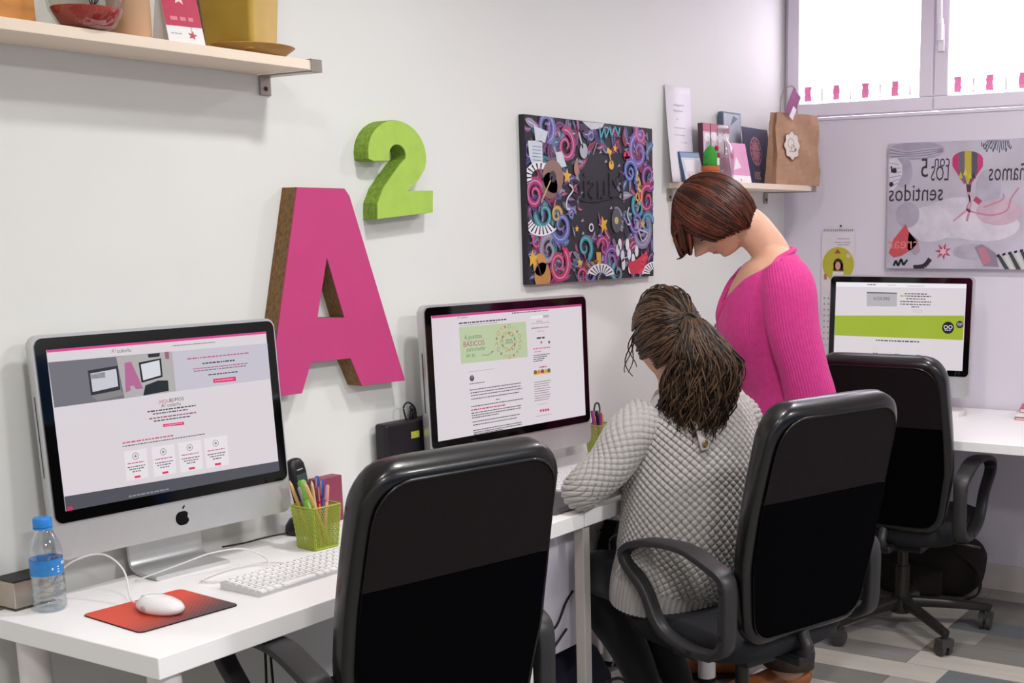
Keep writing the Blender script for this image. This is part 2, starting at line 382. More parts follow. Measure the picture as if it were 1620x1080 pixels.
# ================================================================== COMPUTERS
def computer(label, c, ang, tilt, dw, dh, W, top, bot, chin, draw, src, foot_w=.19, foot_d=.13):
    """c = centre of the lit display; top/bot = black margin above/below it"""
    t = thing('desktop_computer', label, 'computer', (c[0], c[1], .73), ang, 'all-in-one computers')
    zc = c[2]-.73; n = Vector((0, -cos(tilt), -sin(tilt)))*-1; n = Vector((0, -cos(tilt), sin(tilt)))
    up = Vector((0, sin(tilt), cos(tilt))); ux = Vector((1, 0, 0)); o = Vector((0, 0, zc))
    def pt(u, v, w=0): return o+ux*u+up*v+n*w
    zt = dh/2+top+.006; zb = -dh/2-bot-chin; Hh = zt-zb; vc = (zt+zb)/2
    # aluminium housing: rounded slab that swells at the back
    b = MB(); out = rrect(W, Hh, .022, 6, 0, vc)
    rings = []
    for sc, w in ((1, -.004), (1, -.026), (.985, -.034), (.8, -.044), (.4, -.05)):
        rings.append([pt(x*sc, vc+(y-vc)*sc, w) for x, y in out])
    k = len(out); vs = [p for r_ in rings for p in r_]
    b.add(vs, [(i*k+j, i*k+(j+1) % k, (i+1)*k+(j+1) % k, (i+1)*k+j) for i in range(len(rings)-1) for j in range(k)]+[tuple(range(k-1, -1, -1)), tuple((len(rings)-1)*k+j for j in range(k))])
    hs = b.build('housing', ALU, t, smooth=True, auto=35)
    # drive slot on the left edge
    b = MB(); sv = [pt(-W/2-.0006, v_, w_) for v_, w_ in ((-.09, -.014), (.07, -.014), (.07, -.017), (-.09, -.017))]; b.add(sv, [(0, 1, 2, 3)]); b.build('disc_slot', GLASSBLK, hs)
    # logo on the chin
    lg = []
    for i in range(29):
        a = 2*pi*i/29; r_ = .0125*(1+.04*cos(2*a)-.10*max(0, sin(a))**8 - .07*max(0, -sin(a))**10)
        x, y = r_*cos(a)*.94, r_*sin(a)
        if (x-.0145)**2+(y-.0015)**2 < .0058**2: x = .0145-sqrt(max(0, .0058**2-(y-.0015)**2))
        lg.append((x, y))
    s_ = 1.35; lv = -dh/2-bot-chin*.5-.002
    b = MB(); b.prism([(x*s_, y*s_) for x, y in lg], pt(0, lv, -.0042), ux, up, n*.0009)
    leaf = [(.001, .014), (.002, .0175), (.0055, .0205), (.0055, .017), (.003, .0145)]; b.prism([(x*s_, y*s_) for x, y in leaf], pt(0, lv, -.0042), ux, up, n*.0009)
    b.build('logo', GLASSBLK, hs)
    # black glass front
    gh = dh+top+bot; gv = (top-bot)/2
    b = MB(); b.prism(rrect(W-.010, gh, .016, 6, 0, gv), pt(0, 0, -.005), ux, up, n*.0042); b.build('glass_front', GLASSBLK, t)
    # display
    b = MB(); b.prism([(-dw/2, -dh/2), (dw/2, -dh/2), (dw/2, dh/2), (-dw/2, dh/2)], pt(0, 0, -.001), ux, up, n*.0006); sc_ = b.build('screen', S('#cdc6cb'), t)
    A = Art(pt(-dw/2, -dh/2, 0), ux, up, n, dw, dh, src); draw(A); A.build('web_page', sc_)
    # stand: neck plate bent into a foot
    zl = pt(0, zb, 0); yb = zl.y
    path = cr([(0, .045, zc-.02), (0, .062, zc*.45), (0, .066, .06), (0, .060, .018), (0, .035, .006), (0, -.01, .005), (0, yb-.022, .005)], 5)
    b = MB(); b.tube([(p[0], min(p[1], .085), p[2], foot_w/2, .005) for p in path], n=16, ref=(1, 0, 0), e=.35)
    b.build('stand', ALU, t, smooth=True, auto=35)
    return t

def page1(A):
    A.poly([(218, 207), (1265, 137), (1266, 147), (219, 220)], S('#d13d86')); A.up()
    A.poly([(222, 268), (828, 224), (846, 415), (258, 490)], S('#6c6a70'))
    A.poly([(828, 224), (1272, 192), (1284, 360), (846, 415)], S('#b9b6c2')); A.up()
    # the photo banner: a desk with two computers, a letter and a chair
    A.poly([(560, 245), (828, 224), (846, 415), (700, 434), (600, 445)], S('#a7a2a2')); A.up()
    A.poly([(422, 310), (568, 288), (580, 405), (438, 432)], S('#2c2c30')); A.up()
    A.poly([(434, 325), (560, 303), (570, 388), (446, 415)], S('#bdbcc4')); A.poly([(436, 330), (505, 318), (508, 345), (440, 352)], S('#55555a')); A.up()
    A.poly([(600, 275), (632, 270), (690, 400), (655, 403), (645, 385), (628, 388), (630, 408), (606, 420)], S('#a8628c'))
    A.poly([(668, 275), (775, 255), (783, 345), (682, 372)], S('#1b1b20')); A.up()
    A.poly([(678, 284), (767, 264), (774, 337), (690, 361)], S('#c9ccd0'))
    A.poly([(438, 432), (580, 405), (600, 430), (470, 458)], S('#7f7c7c')); A.up()
    A.poly([(690, 434), (700, 385), (760, 362), (808, 362), (812, 412)], S('#1d2428'))
    A.poly([(712, 235), (770, 229), (768, 247), (715, 252)], S('#26262a')); A.poly([(792, 226), (812, 224), (814, 258), (796, 260)], S('#8c5a70')); A.up()
    A.text('A²', (548, 218), .011, S('#b06a50')); A.text('colorIu', (598, 216), .011, S('#4a4348'))
    A.words((830, 197), (1030, 183), .0016, S('#6b6670'), 1)
    A.words((898, 260), (1190, 237), .0028, S('#b5577a'), 2); A.words((970, 283), (1128, 270), .0028, S('#2f2b30'), 3)
    A.words((925, 308), (1185, 286), .0023, S('#a25a78'), 4); A.words((930, 318), (1175, 299), .0023, S('#8a5a70'), 5); A.words((998, 338), (1138, 324), .0025, S('#3a363c'), 6)
    A.poly([(1019, 358), (1124, 347), (1126, 368), (1021, 377)], S('#cf2f66')); A.up(); A.words((1028, 366), (1116, 358), .0016, S('#e8b6c8'), 7)
    A.text('¡HOLA!', (796, 462), .0105, S('#b04a5c')); A.text('SOMOS', (848, 454), .0105, S('#3a363c')); A.text('A² colorIu', (822, 479), .011, S('#40383e'))
    A.words((710, 511), (938, 484), .0027, S('#3a363c'), 8); A.words((735, 522), (900, 503), .0025, S('#4a464c'), 9)
    A.words((718, 545), (940, 517), .0026, S('#8a4a5c'), 10); A.words((740, 556), (915, 535), .0025, S('#4a464c'), 11)
    A.poly([(783, 572), (882, 560), (884, 574), (785, 585)], S('#cf2f66')); A.up(); A.words((792, 577), (874, 568), .0013, S('#e8b6c8'), 12)
    A.words((590, 660), (835, 628), .0030, S('#c0566c'), 13); A.words((590, 676), (985, 620), .0020, S('#5a5258'), 14)
    for i, (x, y) in enumerate(((652, 725), (784, 704), (909, 683), (1030, 662))):
        q = [(x-55, y-22), (x+52, y-38), (x+62, y+100), (x-42, y+120)]
        A.poly(q, S('#d9d3d7')); A.up(); A.ring((x, y), .0072, .0009, S('#3a343a')); A.disc((x, y), .0028, S('#8a8288'))
        A.words((x-38, y+37), (x+42, y+25), .0021, S('#b5486a'), 20+i); A.words((x-38, y+55), (x+46, y+42), .0021, S('#5a5258'), 30+i)
        A.words((x-28, y+66), (x+40, y+54), .0021, S('#5a5258'), 40+i); A.words((x-14, y+77), (x+28, y+67), .0021, S('#5a5258'), 50+i)
        A.poly([(x-5, y+96), (x+23, y+91), (x+25, y+101), (x-3, y+106)], S('#cf2f50'))
    A.poly([(300, 925), (1318, 745), (1322, 790), (315, 995)], S('#4b4b54')); A.up()
    A.words((620, 917), (810, 883), .003, S('#86858c'), 60); A.poly([(319, 975), (345, 969), (348, 989), (322, 995)], S('#c22a62'))
def page2(A):
    A.poly([(152, 222), (1015, 140), (1016, 152), (153, 237)], S('#b83a7c')); A.up()
    A.text('A² colorIu', (330, 228), .009, S('#6a5a62')); A.words((615, 200), (826, 178), .0028, S('#5a4a58'), 1)
    A.words((310, 262), (582, 236), .0036, S('#3a343c'), 2); A.words((315, 275), (535, 254), .0018, S('#8a828a'), 3)
    A.poly([(310, 284), (695, 246), (703, 448), (322, 494)], S('#aebb98')); A.up()
    A.text('6 puntos', (393, 337), .0185, S('#4f7a4c')); A.text('BÁSICOS', (396, 377), .0205, S('#a03c68')); A.text('para triunfar', (408, 407), .0165, S('#4f7a4c'), sx=.85); A.text('en tu', (378, 443), .0165, S('#4f7a4c'))
    A.line([(442, 440), (475, 440), (505, 420)], .0016, S('#7a6a58'), 5); A.poly([(508, 416), (493, 420), (502, 428)], S('#7a6a58'))
    q = random.Random(5); cols = ['#8a6a52', '#b0604a', '#6a8a5a', '#c08a5a', '#9a5a62']
    for i in range(34):
        a = 2*pi*i/17; r_ = 38 if i < 17 else 68; x, y = 593+r_*cos(a), 362-r_*1.28*sin(a)
        if i % 3 == 0: A.ring((x, y), .0062, .0013, S(q.choice(cols)), 10)
        elif i % 3 == 1: A.star((x, y), .006, S(q.choice(cols)), a, 4, .4)
        else: A.line([(x-8, y+8), (x, y-10), (x+8, y+6)], .0016, S(q.choice(cols)))
    A.text('TIENDA', (595, 355), .0085, S('#4a4450')); A.text('ONLINE', (596, 369), .0085, S('#4a4450'))
    A.words((365, 540), (515, 517), .0016, S('#a89aa0'), 4); A.disc((384, 574), .0085, S('#4a4a44')); A.up(); A.disc((384, 566), .004, S('#8a6a5a')); A.words((370, 606), (455, 595), .0024, S('#6a626a'), 5)
    rows = [(372, 640, 665, 597), (375, 657, 665, 613), (378, 672, 668, 628), (380, 690, 650, 651), (378, 735, 675, 684), (380, 768, 662, 726), (382, 781, 662, 740), (384, 795, 540, 773), (386, 816, 655, 776), (388, 832, 640, 797), (390, 860, 668, 823), (392, 872, 670, 834), (394, 884, 560, 862)]
    for i, (a, b_, c, d) in enumerate(rows): A.words((a, b_), (c, d), .0026, S('#4a434c'), 10+i)
    A.words((378, 752), (580, 722), .0034, S('#a8385c'), 40); A.words((520, 692), (545, 688), .003, S('#a8385c'), 41)
    A.poly([(722, 215), (825, 203), (826, 219), (723, 231)], S('#dcd6da')); A.up(); A.poly([(792, 208), (825, 204), (826, 219), (793, 223)], S('#a8a2a8'))
    A.words((755, 246), (790, 240), .003, S('#c07a98'), 42); A.words((725, 262), (828, 244), .0016, S('#8a828a'), 43); A.words((726, 287), (828, 272), .003, S('#7a7078'), 44)
    A.words((758, 303), (805, 296), .003, S('#d08aa8'), 45); A.words((755, 342), (806, 334), .005, S('#4a4250'), 46); A.star((826, 362), .006, S('#3a343c')); A.disc((781, 364), .004, S('#b0606a'))
    A.words((735, 405), (830, 388), .0036, S('#c06a90'), 47); A.words((742, 420), (780, 414), .003, S('#c06a90'), 48)
    for i in range(4): A.words((735, 440+i*12), (828-14*i, 428+i*12), .0026, S('#5a525a'), 50+i)
    A.words((768, 506), (812, 500), .0036, S('#a8385c'), 55)
    for i, x in enumerate((745, 765, 785, 805, 822)): A.disc((x, 536-i*3), .0072, S(['#7a5a2a', '#b88a3a', '#8a3a4a', '#c09a4a', '#5a6a3a'][i])); 
    A.up(); A.words((738, 548), (830, 535), .0036, S('#d6a24a'), 56)
    for i in range(9): A.words((738, 592+i*13), (832-(i*5 % 14), 578+i*13), .0022, S('#7a7278'), 60+i)
    A.words((752, 716), (820, 706), .0018, S('#b09aa6'), 70)
    for i in range(4): A.disc((773+14*i, 750-2*i), .0042, S('#c03a5a'))
    A.words((748, 782), (832, 768), .0018, S('#9a8a94'), 71)
def page3(A):
    A.poly([(180, 105), (1037, 120), (1036, 150), (180, 135)], S('#e0dce2')); A.up()
    A.words((385, 122), (440, 123), .0034, S('#4a464c'), 1); A.words((515, 127), (570, 128), .002, S('#9a969c'), 2); A.words((645, 132), (760, 134), .002, S('#8a868c'), 3)
    A.poly([(380, 170), (578, 176), (576, 268), (380, 264)], S('#a8a6aa')); A.up(); A.poly([(380, 170), (578, 176), (578, 186), (380, 180)], S('#6a686e')); A.up()
    A.text('A.COLORIU', (478, 216), .017, S('#2c2c30'), sx=.75)
    rows = [(628, 184, 775, 186), (600, 198, 802, 202), (638, 216, 765, 220), (598, 234, 803, 240), (598, 252, 797, 258), (672, 270, 722, 272)]
    for i, (a, b_, c, d) in enumerate(rows): A.words((a, b_), (c, d), .0038, S('#4a474c'), 10+i)
    A.words((600, 198), (660, 200), .0038, S('#b8c060'), 30); A.line([(685, 290), (742, 292), (742, 306), (685, 304), (685, 290)], .0012, S('#c08a9a'))
    A.poly([(172, 325), (1022, 330), (1010, 492), (170, 455)], S('#93a62e')); A.up()
    for x, y, r_ in ((913, 410, .0225), (991, 389, .0135)):
        A.disc((x, y), r_, S('#17151c')); A.up(); A.star((x, y), r_*1.06, S('#17151c'), 0, 16, .9); A.up()
        A.ring((x-15*r_/.0225, y-4), r_*.36, r_*.13, S('#c9c4d0'), 14); A.ring((x+16*r_/.0225, y-4), r_*.36, r_*.13, S('#c9c4d0'), 14); A.words((x-22*r_/.0225, y+16*r_/.0225), (x+22*r_/.0225, y+17*r_/.0225), r_*.12, S('#c9c4d0'), 3)
    A.words((438, 489), (722, 502), .0048, S('#4a464e'), 31)
    for i, x in enumerate((433, 577, 718)): A.ring((x, 545+i*6), .008, .0009, S('#b8c080')); A.words((x-15, 573+i*8), (x+17, 575+i*8), .0034, S('#5a565c'), 40+i)

computer('left aluminium all-in-one computer showing a web page with a dark desk photo banner', (1.749, 2.255, 1.066), radians(-5.2), radians(3), .508, .3175, .561, .023, .023, .074, page1, [(218, 207), (1265, 137), (315, 995), (1322, 790)], .18)
computer('middle aluminium all-in-one computer showing an article with a green picture', (2.879, 2.219, 1.054), radians(-7.1), radians(1.5), .597, .336, .648, .022, .022, .066, page2, [(152, 222), (1015, 140), (195, 932), (1027, 770)], .2)
computer('far aluminium all-in-one computer with a green band across its page', (4.665, 1.743, 1.067), radians(-88.7), radians(3), .518, .324, .572, .022, .022, .08, page3, [(180, 105), (1037, 120), (160, 648), (1005, 697)], .2)

# ================================================================== OFFICE CHAIRS
def chair(label, loc, rz, dz=0., star=0.):
    t = thing('office_chair', label, 'chair', loc, rz, 'black office chairs')
    zb, zt = .44+dz, 1.05+dz
    def cy(z):
        q = (z-zb)/(zt-zb); return -.205-.045*q-.065*q*q
    def hw(z):
        q = (z-zb)/(zt-zb); w = .205+.035*min(1, q/.35)-.012*max(0, (q-.55)/.45)
        r = .085
        if z > zt-r: w -= r-sqrt(max(0, r*r-(z-zt+r)**2))
        if z < zb+.07: w -= .07-sqrt(max(0, .07**2-(zb+.07-z)**2))
        return w
    def th(z):
        q = (z-zb)/(zt-zb); h = .026+.014*q; e_ = .022
        if z > zt-e_: h *= sqrt(max(.02, 1-((z-zt+e_)/e_)**2))
        if z < zb+e_: h *= sqrt(max(.02, 1-((zb+e_-z)/e_)**2))
        return h
    zs = [zb+.0005, zb+.003, zb+.008, zb+.016, zb+.028, zb+.045, zb+.07]+[zb+.07+(zt-zb-.155)*i/14 for i in range(1, 14)]+[zt-.085+.085*sin(pi/2*i/9) for i in range(10)]
    zs[-1] = zt-.0004
    b = MB(); b.tube([(0, cy(z), z, max(hw(z), .02), th(z)) for z in zs], n=44, ref=(1, 0, 0), e=.42)
    back = b.build('backrest', LEATHER, t, smooth=True, auto=50)
    # rear panels, set in the leather rim with a piping line round them
    zi0, zi1, zm = zb+.02, zt-.036, zb+.372
    def pw(z): 
        w = hw(min(max(z, zb+.02), zt))-.022
        r = .075
        if z > zi1-r: w = min(w, hw(zt-.085)-.022-r+sqrt(max(0, r*r-(z-zi1+r)**2)))
        if z < zi0+.06: w = min(w, hw(zb+.07)-.022-.06+sqrt(max(0, .06**2-(zi0+.06-z)**2)))
        return max(w, .03)
    def panel(z0, z1, name, m):
        N = 22; b = MB(); zz = [z0+(z1-z0)*(i/N) for i in range(N+1)]; vs = []
        for z in zz:
            for j in range(9): 
                x = -1+j/4; vs.append((pw(z)*x, cy(z)-th(min(z, zt-.03))-.0035+.0025*abs(x)**6, z))
        b.add(vs, [(i*9+j, i*9+j+1, (i+1)*9+j+1, (i+1)*9+j) for i in range(N) for j in range(8)]); b.build(name, m, back, smooth=True)
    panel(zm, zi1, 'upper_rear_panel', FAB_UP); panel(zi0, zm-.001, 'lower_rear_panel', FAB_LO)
    lp = [zi0+(zi1-zi0)*(1-cos(pi*i/26))/2 for i in range(27)]
    pth = [(pw(z), cy(z)-th(min(z, zt-.03))-.002, z) for z in lp]; pth += [(-x, y, z) for x, y, z in reversed(pth)]
    b = MB(); b.tube(pth, .0032, 6, closed=True, ref=(0, 0, 0)); b.build('piping', LEATHER, back, smooth=True)
    # seat cushion and pan
    b = MB(); rows = [(.40, .17), (.41, .205), (.425, .225), (.455, .235), (.478, .23), (.488, .21), (.49, .12), (.49, .01)]
    b.lathe([(r_*1.04, z+dz-.03) for z, r_ in rows], 44, (0, .035, 0), e=.55); b.build('seat', M('seat_fabric', '#15141a', rough=.75, var=.12, vscale=80, bump=.2, bscale=300), t, smooth=True)
    b = MB(); b.box(-.11, -.13, .345+dz, .11, .12, .375+dz); b.box(-.03, -.235, .36+dz, .03, -.06, .385+dz); b.build('mechanism', BLACKP, t, bevel=.006)
    b = MB(); b.tube(cr([(0, -.2, .372+dz), (0, -.235, .40+dz), (0, -.225, .425+dz), (0, -.215, .45+dz)], 5), n=8, r=.016, ref=(1, 0, 0)); b.build('back_bar', CHPL, t, smooth=True)
    b = MB(); b.tube([(.09, .02, .362+dz), (.20, .03, .358+dz), (.27, .03, .35+dz)], .006, 8); b.build('height_lever', CHPL, t, smooth=True)
    # closed-loop armrests
    for sx in (-1, 1):
        x = sx*.262
        lp = cr([(x, -.165, .425+dz, .022, .013), (x, -.212, .46+dz, .022, .016), (x, -.218, .54+dz, .022, .018), (x, -.218, .605+dz, .023, .016), (x, -.205, .632+dz, .027, .012), (x, -.165, .649+dz, .028, .011), (x, -.07, .675+dz, .029, .010), (x, .06, .668+dz, .027, .010), (x, .148, .64+dz, .024, .011), (x, .158, .602+dz, .021, .013),
                 (x, .085, .54+dz, .019, .014), (x, .045, .475+dz, .019, .015), (x, -.0, .44+dz, .020, .014), (x, -.09, .422+dz, .021, .012), (x, -.165, .425+dz, .022, .013)], 5)[:-1]
        b = MB(); b.tube(lp, n=12, ref=(1, 0, 0), e=.5, closed=True); a = b.build('armrest', CHPL, t, smooth=True, auto=50)
        b = MB(); b.box(min(x, sx*.10), -.10, .395+dz, max(x, sx*.10), -.02, .412+dz); b.build('arm_bracket', BLACKP, a, bevel=.004)
        for (yy, zz) in ((-.214, .60), (-.212, .485), (-.10, .424)):
            b = MB(); b.lathe([(.0075, 0), (.0075, .002), (.003, .003)], 10, T=Matrix.Translation((x+sx*.0205, yy, zz+dz)) @ Matrix.Rotation(sx*pi/2, 4, 'Y')); b.build('screw', BLACKP, a)
    b = MB(); b.lathe([(.026, .095), (.026, .24), (.019, .24), (.019, .30), (.014, .30), (.014, .36+dz)], 18); b.build('column', M('column_metal', '#3a3632', rough=.3, metal=.6), t, smooth=True, auto=40)
    b = MB(); b.lathe([(.03, .065), (.042, .07), (.042, .115), (.03, .125)], 18); b.build('hub', BLACKP, t, smooth=True, auto=40)
    for i in range(5):
        a = star+2*pi*i/5-rz; c_, s_ = cos(a), sin(a)
        b = MB(); b.tube(cr([(c_*.035, s_*.035, .105, .016, .020), (c_*.16, s_*.16, .098, .016, .017), (c_*.305, s_*.305, .082, .014, .014), (c_*.318, s_*.318, .08, .012, .012)], 4), n=10, ref=(-s_, c_, 0), e=.5); lg = b.build('base_leg', M('base_metal', '#2f2b29', rough=.38, metal=.4), t, smooth=True, auto=50)
        b = MB(); px, py = c_*.305, s_*.305; qa = a+.7+i; wx, wy = cos(qa), sin(qa)
        for sg in (-1, 1):
            T = Matrix.Translation((px+wx*.013*sg, py+wy*.013*sg, .027)) @ Matrix.Rotation(qa, 4, 'Z') @ Matrix.Rotation(pi/2, 4, 'Y')
            b.lathe([(.018, -.009), (.027, -.007), (.027, .007), (.018, .009)], 18, T=T)
        b.tube([(px, py, .03), (px, py, .078)], .008, 8)
        T = Matrix.Translation((px, py, .03)) @ Matrix.Rotation(qa, 4, 'Z'); b.box(-.024, -.027, .004, .024, .016, .030, T=T)
        b.build('caster', M('caster_plastic', '#3b3938', rough=.5), lg, smooth=True, auto=40)
    return t
chair('empty black office chair nearest the camera at the left desk', (1.871, 1.815, 0), radians(-13.35), 0, .4)
chair('black office chair that the woman in grey sits on', (2.885, 1.490, 0), radians(-18.4), 0, .9)
chair('empty black office chair at the back wall desk', (4.262, 1.552, 0), radians(-88), -.022, radians(156))

# ================================================================== WALL LETTERS, SHELVES, PICTURES
CARD = M('corrugated_card_edge', '#7d5f3c', rough=.9, var=.45, vscale=90, bump=.8, bscale=120, stretch=(1, 2.2, 1))
def letter(name, label, outer, hole, front, sides, yf, yb, cuts=None):
    """flat glyph with an optional hole, extruded from the wall"""
    t = thing(name, label, 'wall letter', (outer[0][0], yb, min(p[1] for p in outer)), 0, 'cardboard wall letters')
    ox, oz = t.location.x, t.location.z
    loops = [outer]+([hole] if hole else [])
    import bmesh
    bm = bmesh.new(); es = []
    for lp in loops:
        vs = [bm.verts.new((x-ox, yf-yb, z-oz)) for x, z in lp]
        es += [bm.edges.new((vs[i], vs[(i+1) % len(vs)])) for i in range(len(vs))]
    bmesh.ops.triangle_fill(bm, edges=es, use_beauty=True)
    for f in bm.faces:
        if f.normal.y > 0: f.normal_flip()
    me = bpy.data.meshes.new('front_face'); bm.to_mesh(me); bm.free(); me.materials.append(front)
    o = bpy.data.objects.new('front_face', me); COL.objects.link(o); o.parent = t; md = o.modifiers.new('t', 'SOLIDIFY'); md.thickness = .003; md.offset = 0
    b = MB()
    for lp in loops:
        k = len(lp); b.add([(x-ox, yf-yb+.001, z-oz) for x, z in lp]+[(x-ox, 0, z-oz) for x, z in lp], [(i, (i+1) % k, k+(i+1) % k, k+i) for i in range(k)])
    b.build('edge_band', sides, t, solid=.002)
    return t
MAG = M('magenta_card', '#bf3c78', rough=.7, var=.04, vscale=9, bump=.05, bscale=90)
LIME = M('lime_painted_card', '#a3c452', rough=.75, var=.07, vscale=25, bump=.15, bscale=120)
LIMES = M('lime_card_edge', '#7c9c34', rough=.85, var=.3, vscale=70, bump=.6, bscale=120, stretch=(1, 2.2, 1))
yA = 2.312
Aout = [(2.187, 1.547), (2.342, 1.547), (2.357, 1.53), (2.527, 1.054), (2.367, 1.058), (2.332, 1.131), (2.199, 1.132), (2.165, 1.062), (2.062, 1.064)]
letter('wall_letter', 'large pink cardboard letter A with brown corrugated edges on the wall', Aout, [(2.228, 1.238), (2.318, 1.233), (2.270, 1.382)], MAG, CARD, yA, W1)
two = []
def arc(cx_, cz_, rx, rz, a0, a1, n): return [(cx_+rx*cos(radians(a0+(a1-a0)*i/n)), cz_+rz*sin(radians(a0+(a1-a0)*i/n))) for i in range(n+1)]
two = arc(2.538, 1.635, .108, .087, 188, -20, 18)+[(2.615, 1.578), (2.590, 1.560), (2.566, 1.546), (2.668, 1.548), (2.664, 1.492), (2.452, 1.474), (2.455, 1.513), (2.478, 1.551), (2.515, 1.586), (2.543, 1.612)]+arc(2.537, 1.637, .031, .026, -20, 180, 8)+[(2.505, 1.621), (2.447, 1.618)]
two = [(x, z) for x, z in two]
letter('wall_numeral', 'lime green cardboard number 2 above the pink letter', two, None, LIME, LIMES, 2.312, W1)['category'] = 'wall number'

def shelf(label, x0, x1, yf, z, th, bx, cap):
    t = thing('wall_shelf', label, 'shelf', (x0, W1, z), 0, 'wall shelves')
    b = MB(); b.box(0, yf-W1, 0, x1-x0, -.001, th); b.build('board', M('shelf_board', '#ead9c6', rough=.5, var=.02), t, bevel=.001)
    for x in bx:
        b = MB(); b.box(x-x0-.016, yf-W1+.004, -.004, x-x0+.016, -.001, -.0005); b.box(x-x0-.016, -.006, -.045, x-x0+.016, -.001, -.002)
        if x in cap:
            b.box(x-x0-.016, yf-W1-.004, -.004, x-x0+.016, yf-W1-.0005, th+.002); b.box(x-x0-.016, yf-W1-.004, th+.0005, x-x0+.016, yf-W1+.02, th+.003)
        br = b.build('bracket', STEEL, t, bevel=.0008)
        b = MB(); b.lathe([(.005, 0), (.005, .002), (.002, .003)], 10, T=Matrix.Translation((x-x0, -.0062, -.030)) @ Matrix.Rotation(pi/2, 4, 'X')); b.build('screw', M('screw_dark', '#4a3a30', rough=.4, metal=.6), br)
    return t
shelf('long cream wall shelf with metal brackets above the left computer', .55, 2.135, 2.191, 1.801, .021, (.75, 2.150), (.75, 2.150))
shelf('short white wall shelf in the corner behind the standing woman', 3.985, 4.735, 2.145, 1.582, .020, (3.99, 4.760), (3.99, 4.760))

# --- music picture
def frame_pic(name, label, o, u, w, h, th, mat, back_n):
    t = thing(name, label, 'picture', o, 0, 'printed canvases'); return t
t = thing('canvas_print', 'colourful music doodle canvas with dark middle on the left wall', 'picture', (3.118, W1, 1.279), 0, 'printed canvases')
cw, ch = .726, .500
b = MB(); b.box(0, -.022, 0, cw, 0, ch); b.build('canvas', M('canvas_dark', '#2a2730', rough=.7, var=.08), t, bevel=.001)
A = Art((0, -.0222, 0), (1, 0, 0), (0, 0, 1), (0, -1, 0), cw, ch, [(95, 108), (780, 172), (130, 1010), (787, 968)]); A.step = .000005
pal = ['#5a3466', '#8e2f5a', '#3a7a86', '#4a5086', '#6e6a80', '#54407a', '#8e3048', '#446a90', '#7c4474', '#8f8a9c', '#3c3848']
q = random.Random(3)
def swirl(px, r, col, turns=1.6, a0=0., w=.3, flip=1, hi=True):
    x, y = A.H(*px); pts = []; ws_ = []; n = 64
    for i in range(n+1):
        k = i/n; rr = r*(1-.86*k); a = a0+flip*2*pi*turns*k; pts.append((x+rr*cos(a), y+rr*sin(a))); ws_.append(max(.002, r*w*(1-.7*k)*(.35 if i < 2 else 1)))
    A.stroke(pts, ws_, P(col))
    if hi: A.up(); A.stroke(pts[2:-2], [v_*.16 for v_ in ws_[2:-2]], P('#a79cb4'))
    A.up()
# dense coloured rim
edge = []
for i in range(330):
    for _ in range(20):
        x, y = q.uniform(.01, cw-.01), q.uniform(.01, ch-.01)
        d = min((x-.0)/.30, (cw-x)/.24, y/.15, (ch-y)/.09)
        if d < 1 and q.random() > d*.55: break
    else: continue
    c = q.choice(pal); r_ = q.uniform(.010, .030)
    r_ *= 1.25; ang = q.uniform(0, 6.28); cv = q.uniform(-2.4, 2.4); pts = []; px_, py_ = x-r_*cos(ang), y-r_*sin(ang)
    for k in range(13):
        pts.append((px_, py_)); a_ = ang+cv*(k/12-.3); px_ += r_*2.4/12*cos(a_); py_ += r_*2.4/12*sin(a_)
    A.stroke(pts, [max(.0012, r_*.75*sin(pi*(k/12)**.7)) for k in range(13)], P(c)); A.up()
    A.stroke(pts[2:-3], [max(.0008, r_*.12*sin(pi*(k/12)**.7)) for k in range(2, 10)], P(q.choice(['#a79cb4', '#1f1c26', '#c4b8cc'])))
    A.up()
A.up()
for px, r_, c, tr, a0, fl_ in [((205, 175), .045, '#6d73b8', 1.6, -1.5, 1), ((310, 275), .05, '#b8326f', 1.5, 2, -1), ((150, 535), .046, '#c0347a', 1.7, 0, 1), ((200, 640), .045, '#2f96a0', 1.2, 3, 1), ((290, 700), .05, '#5f6db4', 1.3, 3.4, 1), ((165, 785), .03, '#c0346a', 1.2, 0, 1),
    ((225, 830), .045, '#8e8a9c', 1.5, 1, 1), ((280, 905), .055, '#c42f62', 1.6, 1.2, -1), ((415, 815), .042, '#2f96a0', 1.3, -1.2, 1), ((515, 815), .036, '#c42f72', 1.2, 3.2, -1), ((555, 885), .045, '#8a4a9c', 1.7, 0, 1), ((590, 950), .036, '#3fa0b0', 1.2, 2, 1), ((440, 960), .036, '#6a6ac0', 1.4, 2, -1),
    ((700, 300), .06, '#7a5aa8', 1.5, 1, 1), ((655, 410), .045, '#4f68b8', 1.6, -1, 1), ((755, 430), .05, '#7a3a8a', 1.4, 0, -1), ((748, 560), .05, '#b8325a', 1.3, 1, 1), ((700, 600), .04, '#2f8f9a', 1.3, 2, 1), ((715, 730), .06, '#8c82a8', 1.5, 1, -1), ((690, 680), .04, '#6a4a9a', 1.4, 3, 1), ((748, 690), .04, '#3f8aa6', 1.3, 0, 1), ((715, 200), .04, '#c04a86', 1.2, 1, 1), ((345, 640), .022, '#6d73b8', 1.2, 0, 1), ((400, 970), .03, '#b8325a', 1.2, 0, 1), ((265, 645), .028, '#d0a040', 1.2, 0, 1), ((120, 310), .03, '#6a4a9a', 1.2, 0, 1)]:
    swirl(px, r_, c, tr, a0, .55, fl_)
for pts in ([(110, 250), (185, 250), (190, 380), (140, 395), (118, 330)], [(140, 170), (215, 200), (200, 260), (150, 250)], [(255, 310), (290, 305), (315, 385), (270, 395)]): A.poly(pts, P('#c4ccd6'))
A.up()
for i in range(5): A.line([(135, 280+i*18), (180, 284+i*18)], .0022, P('#6a7488'))
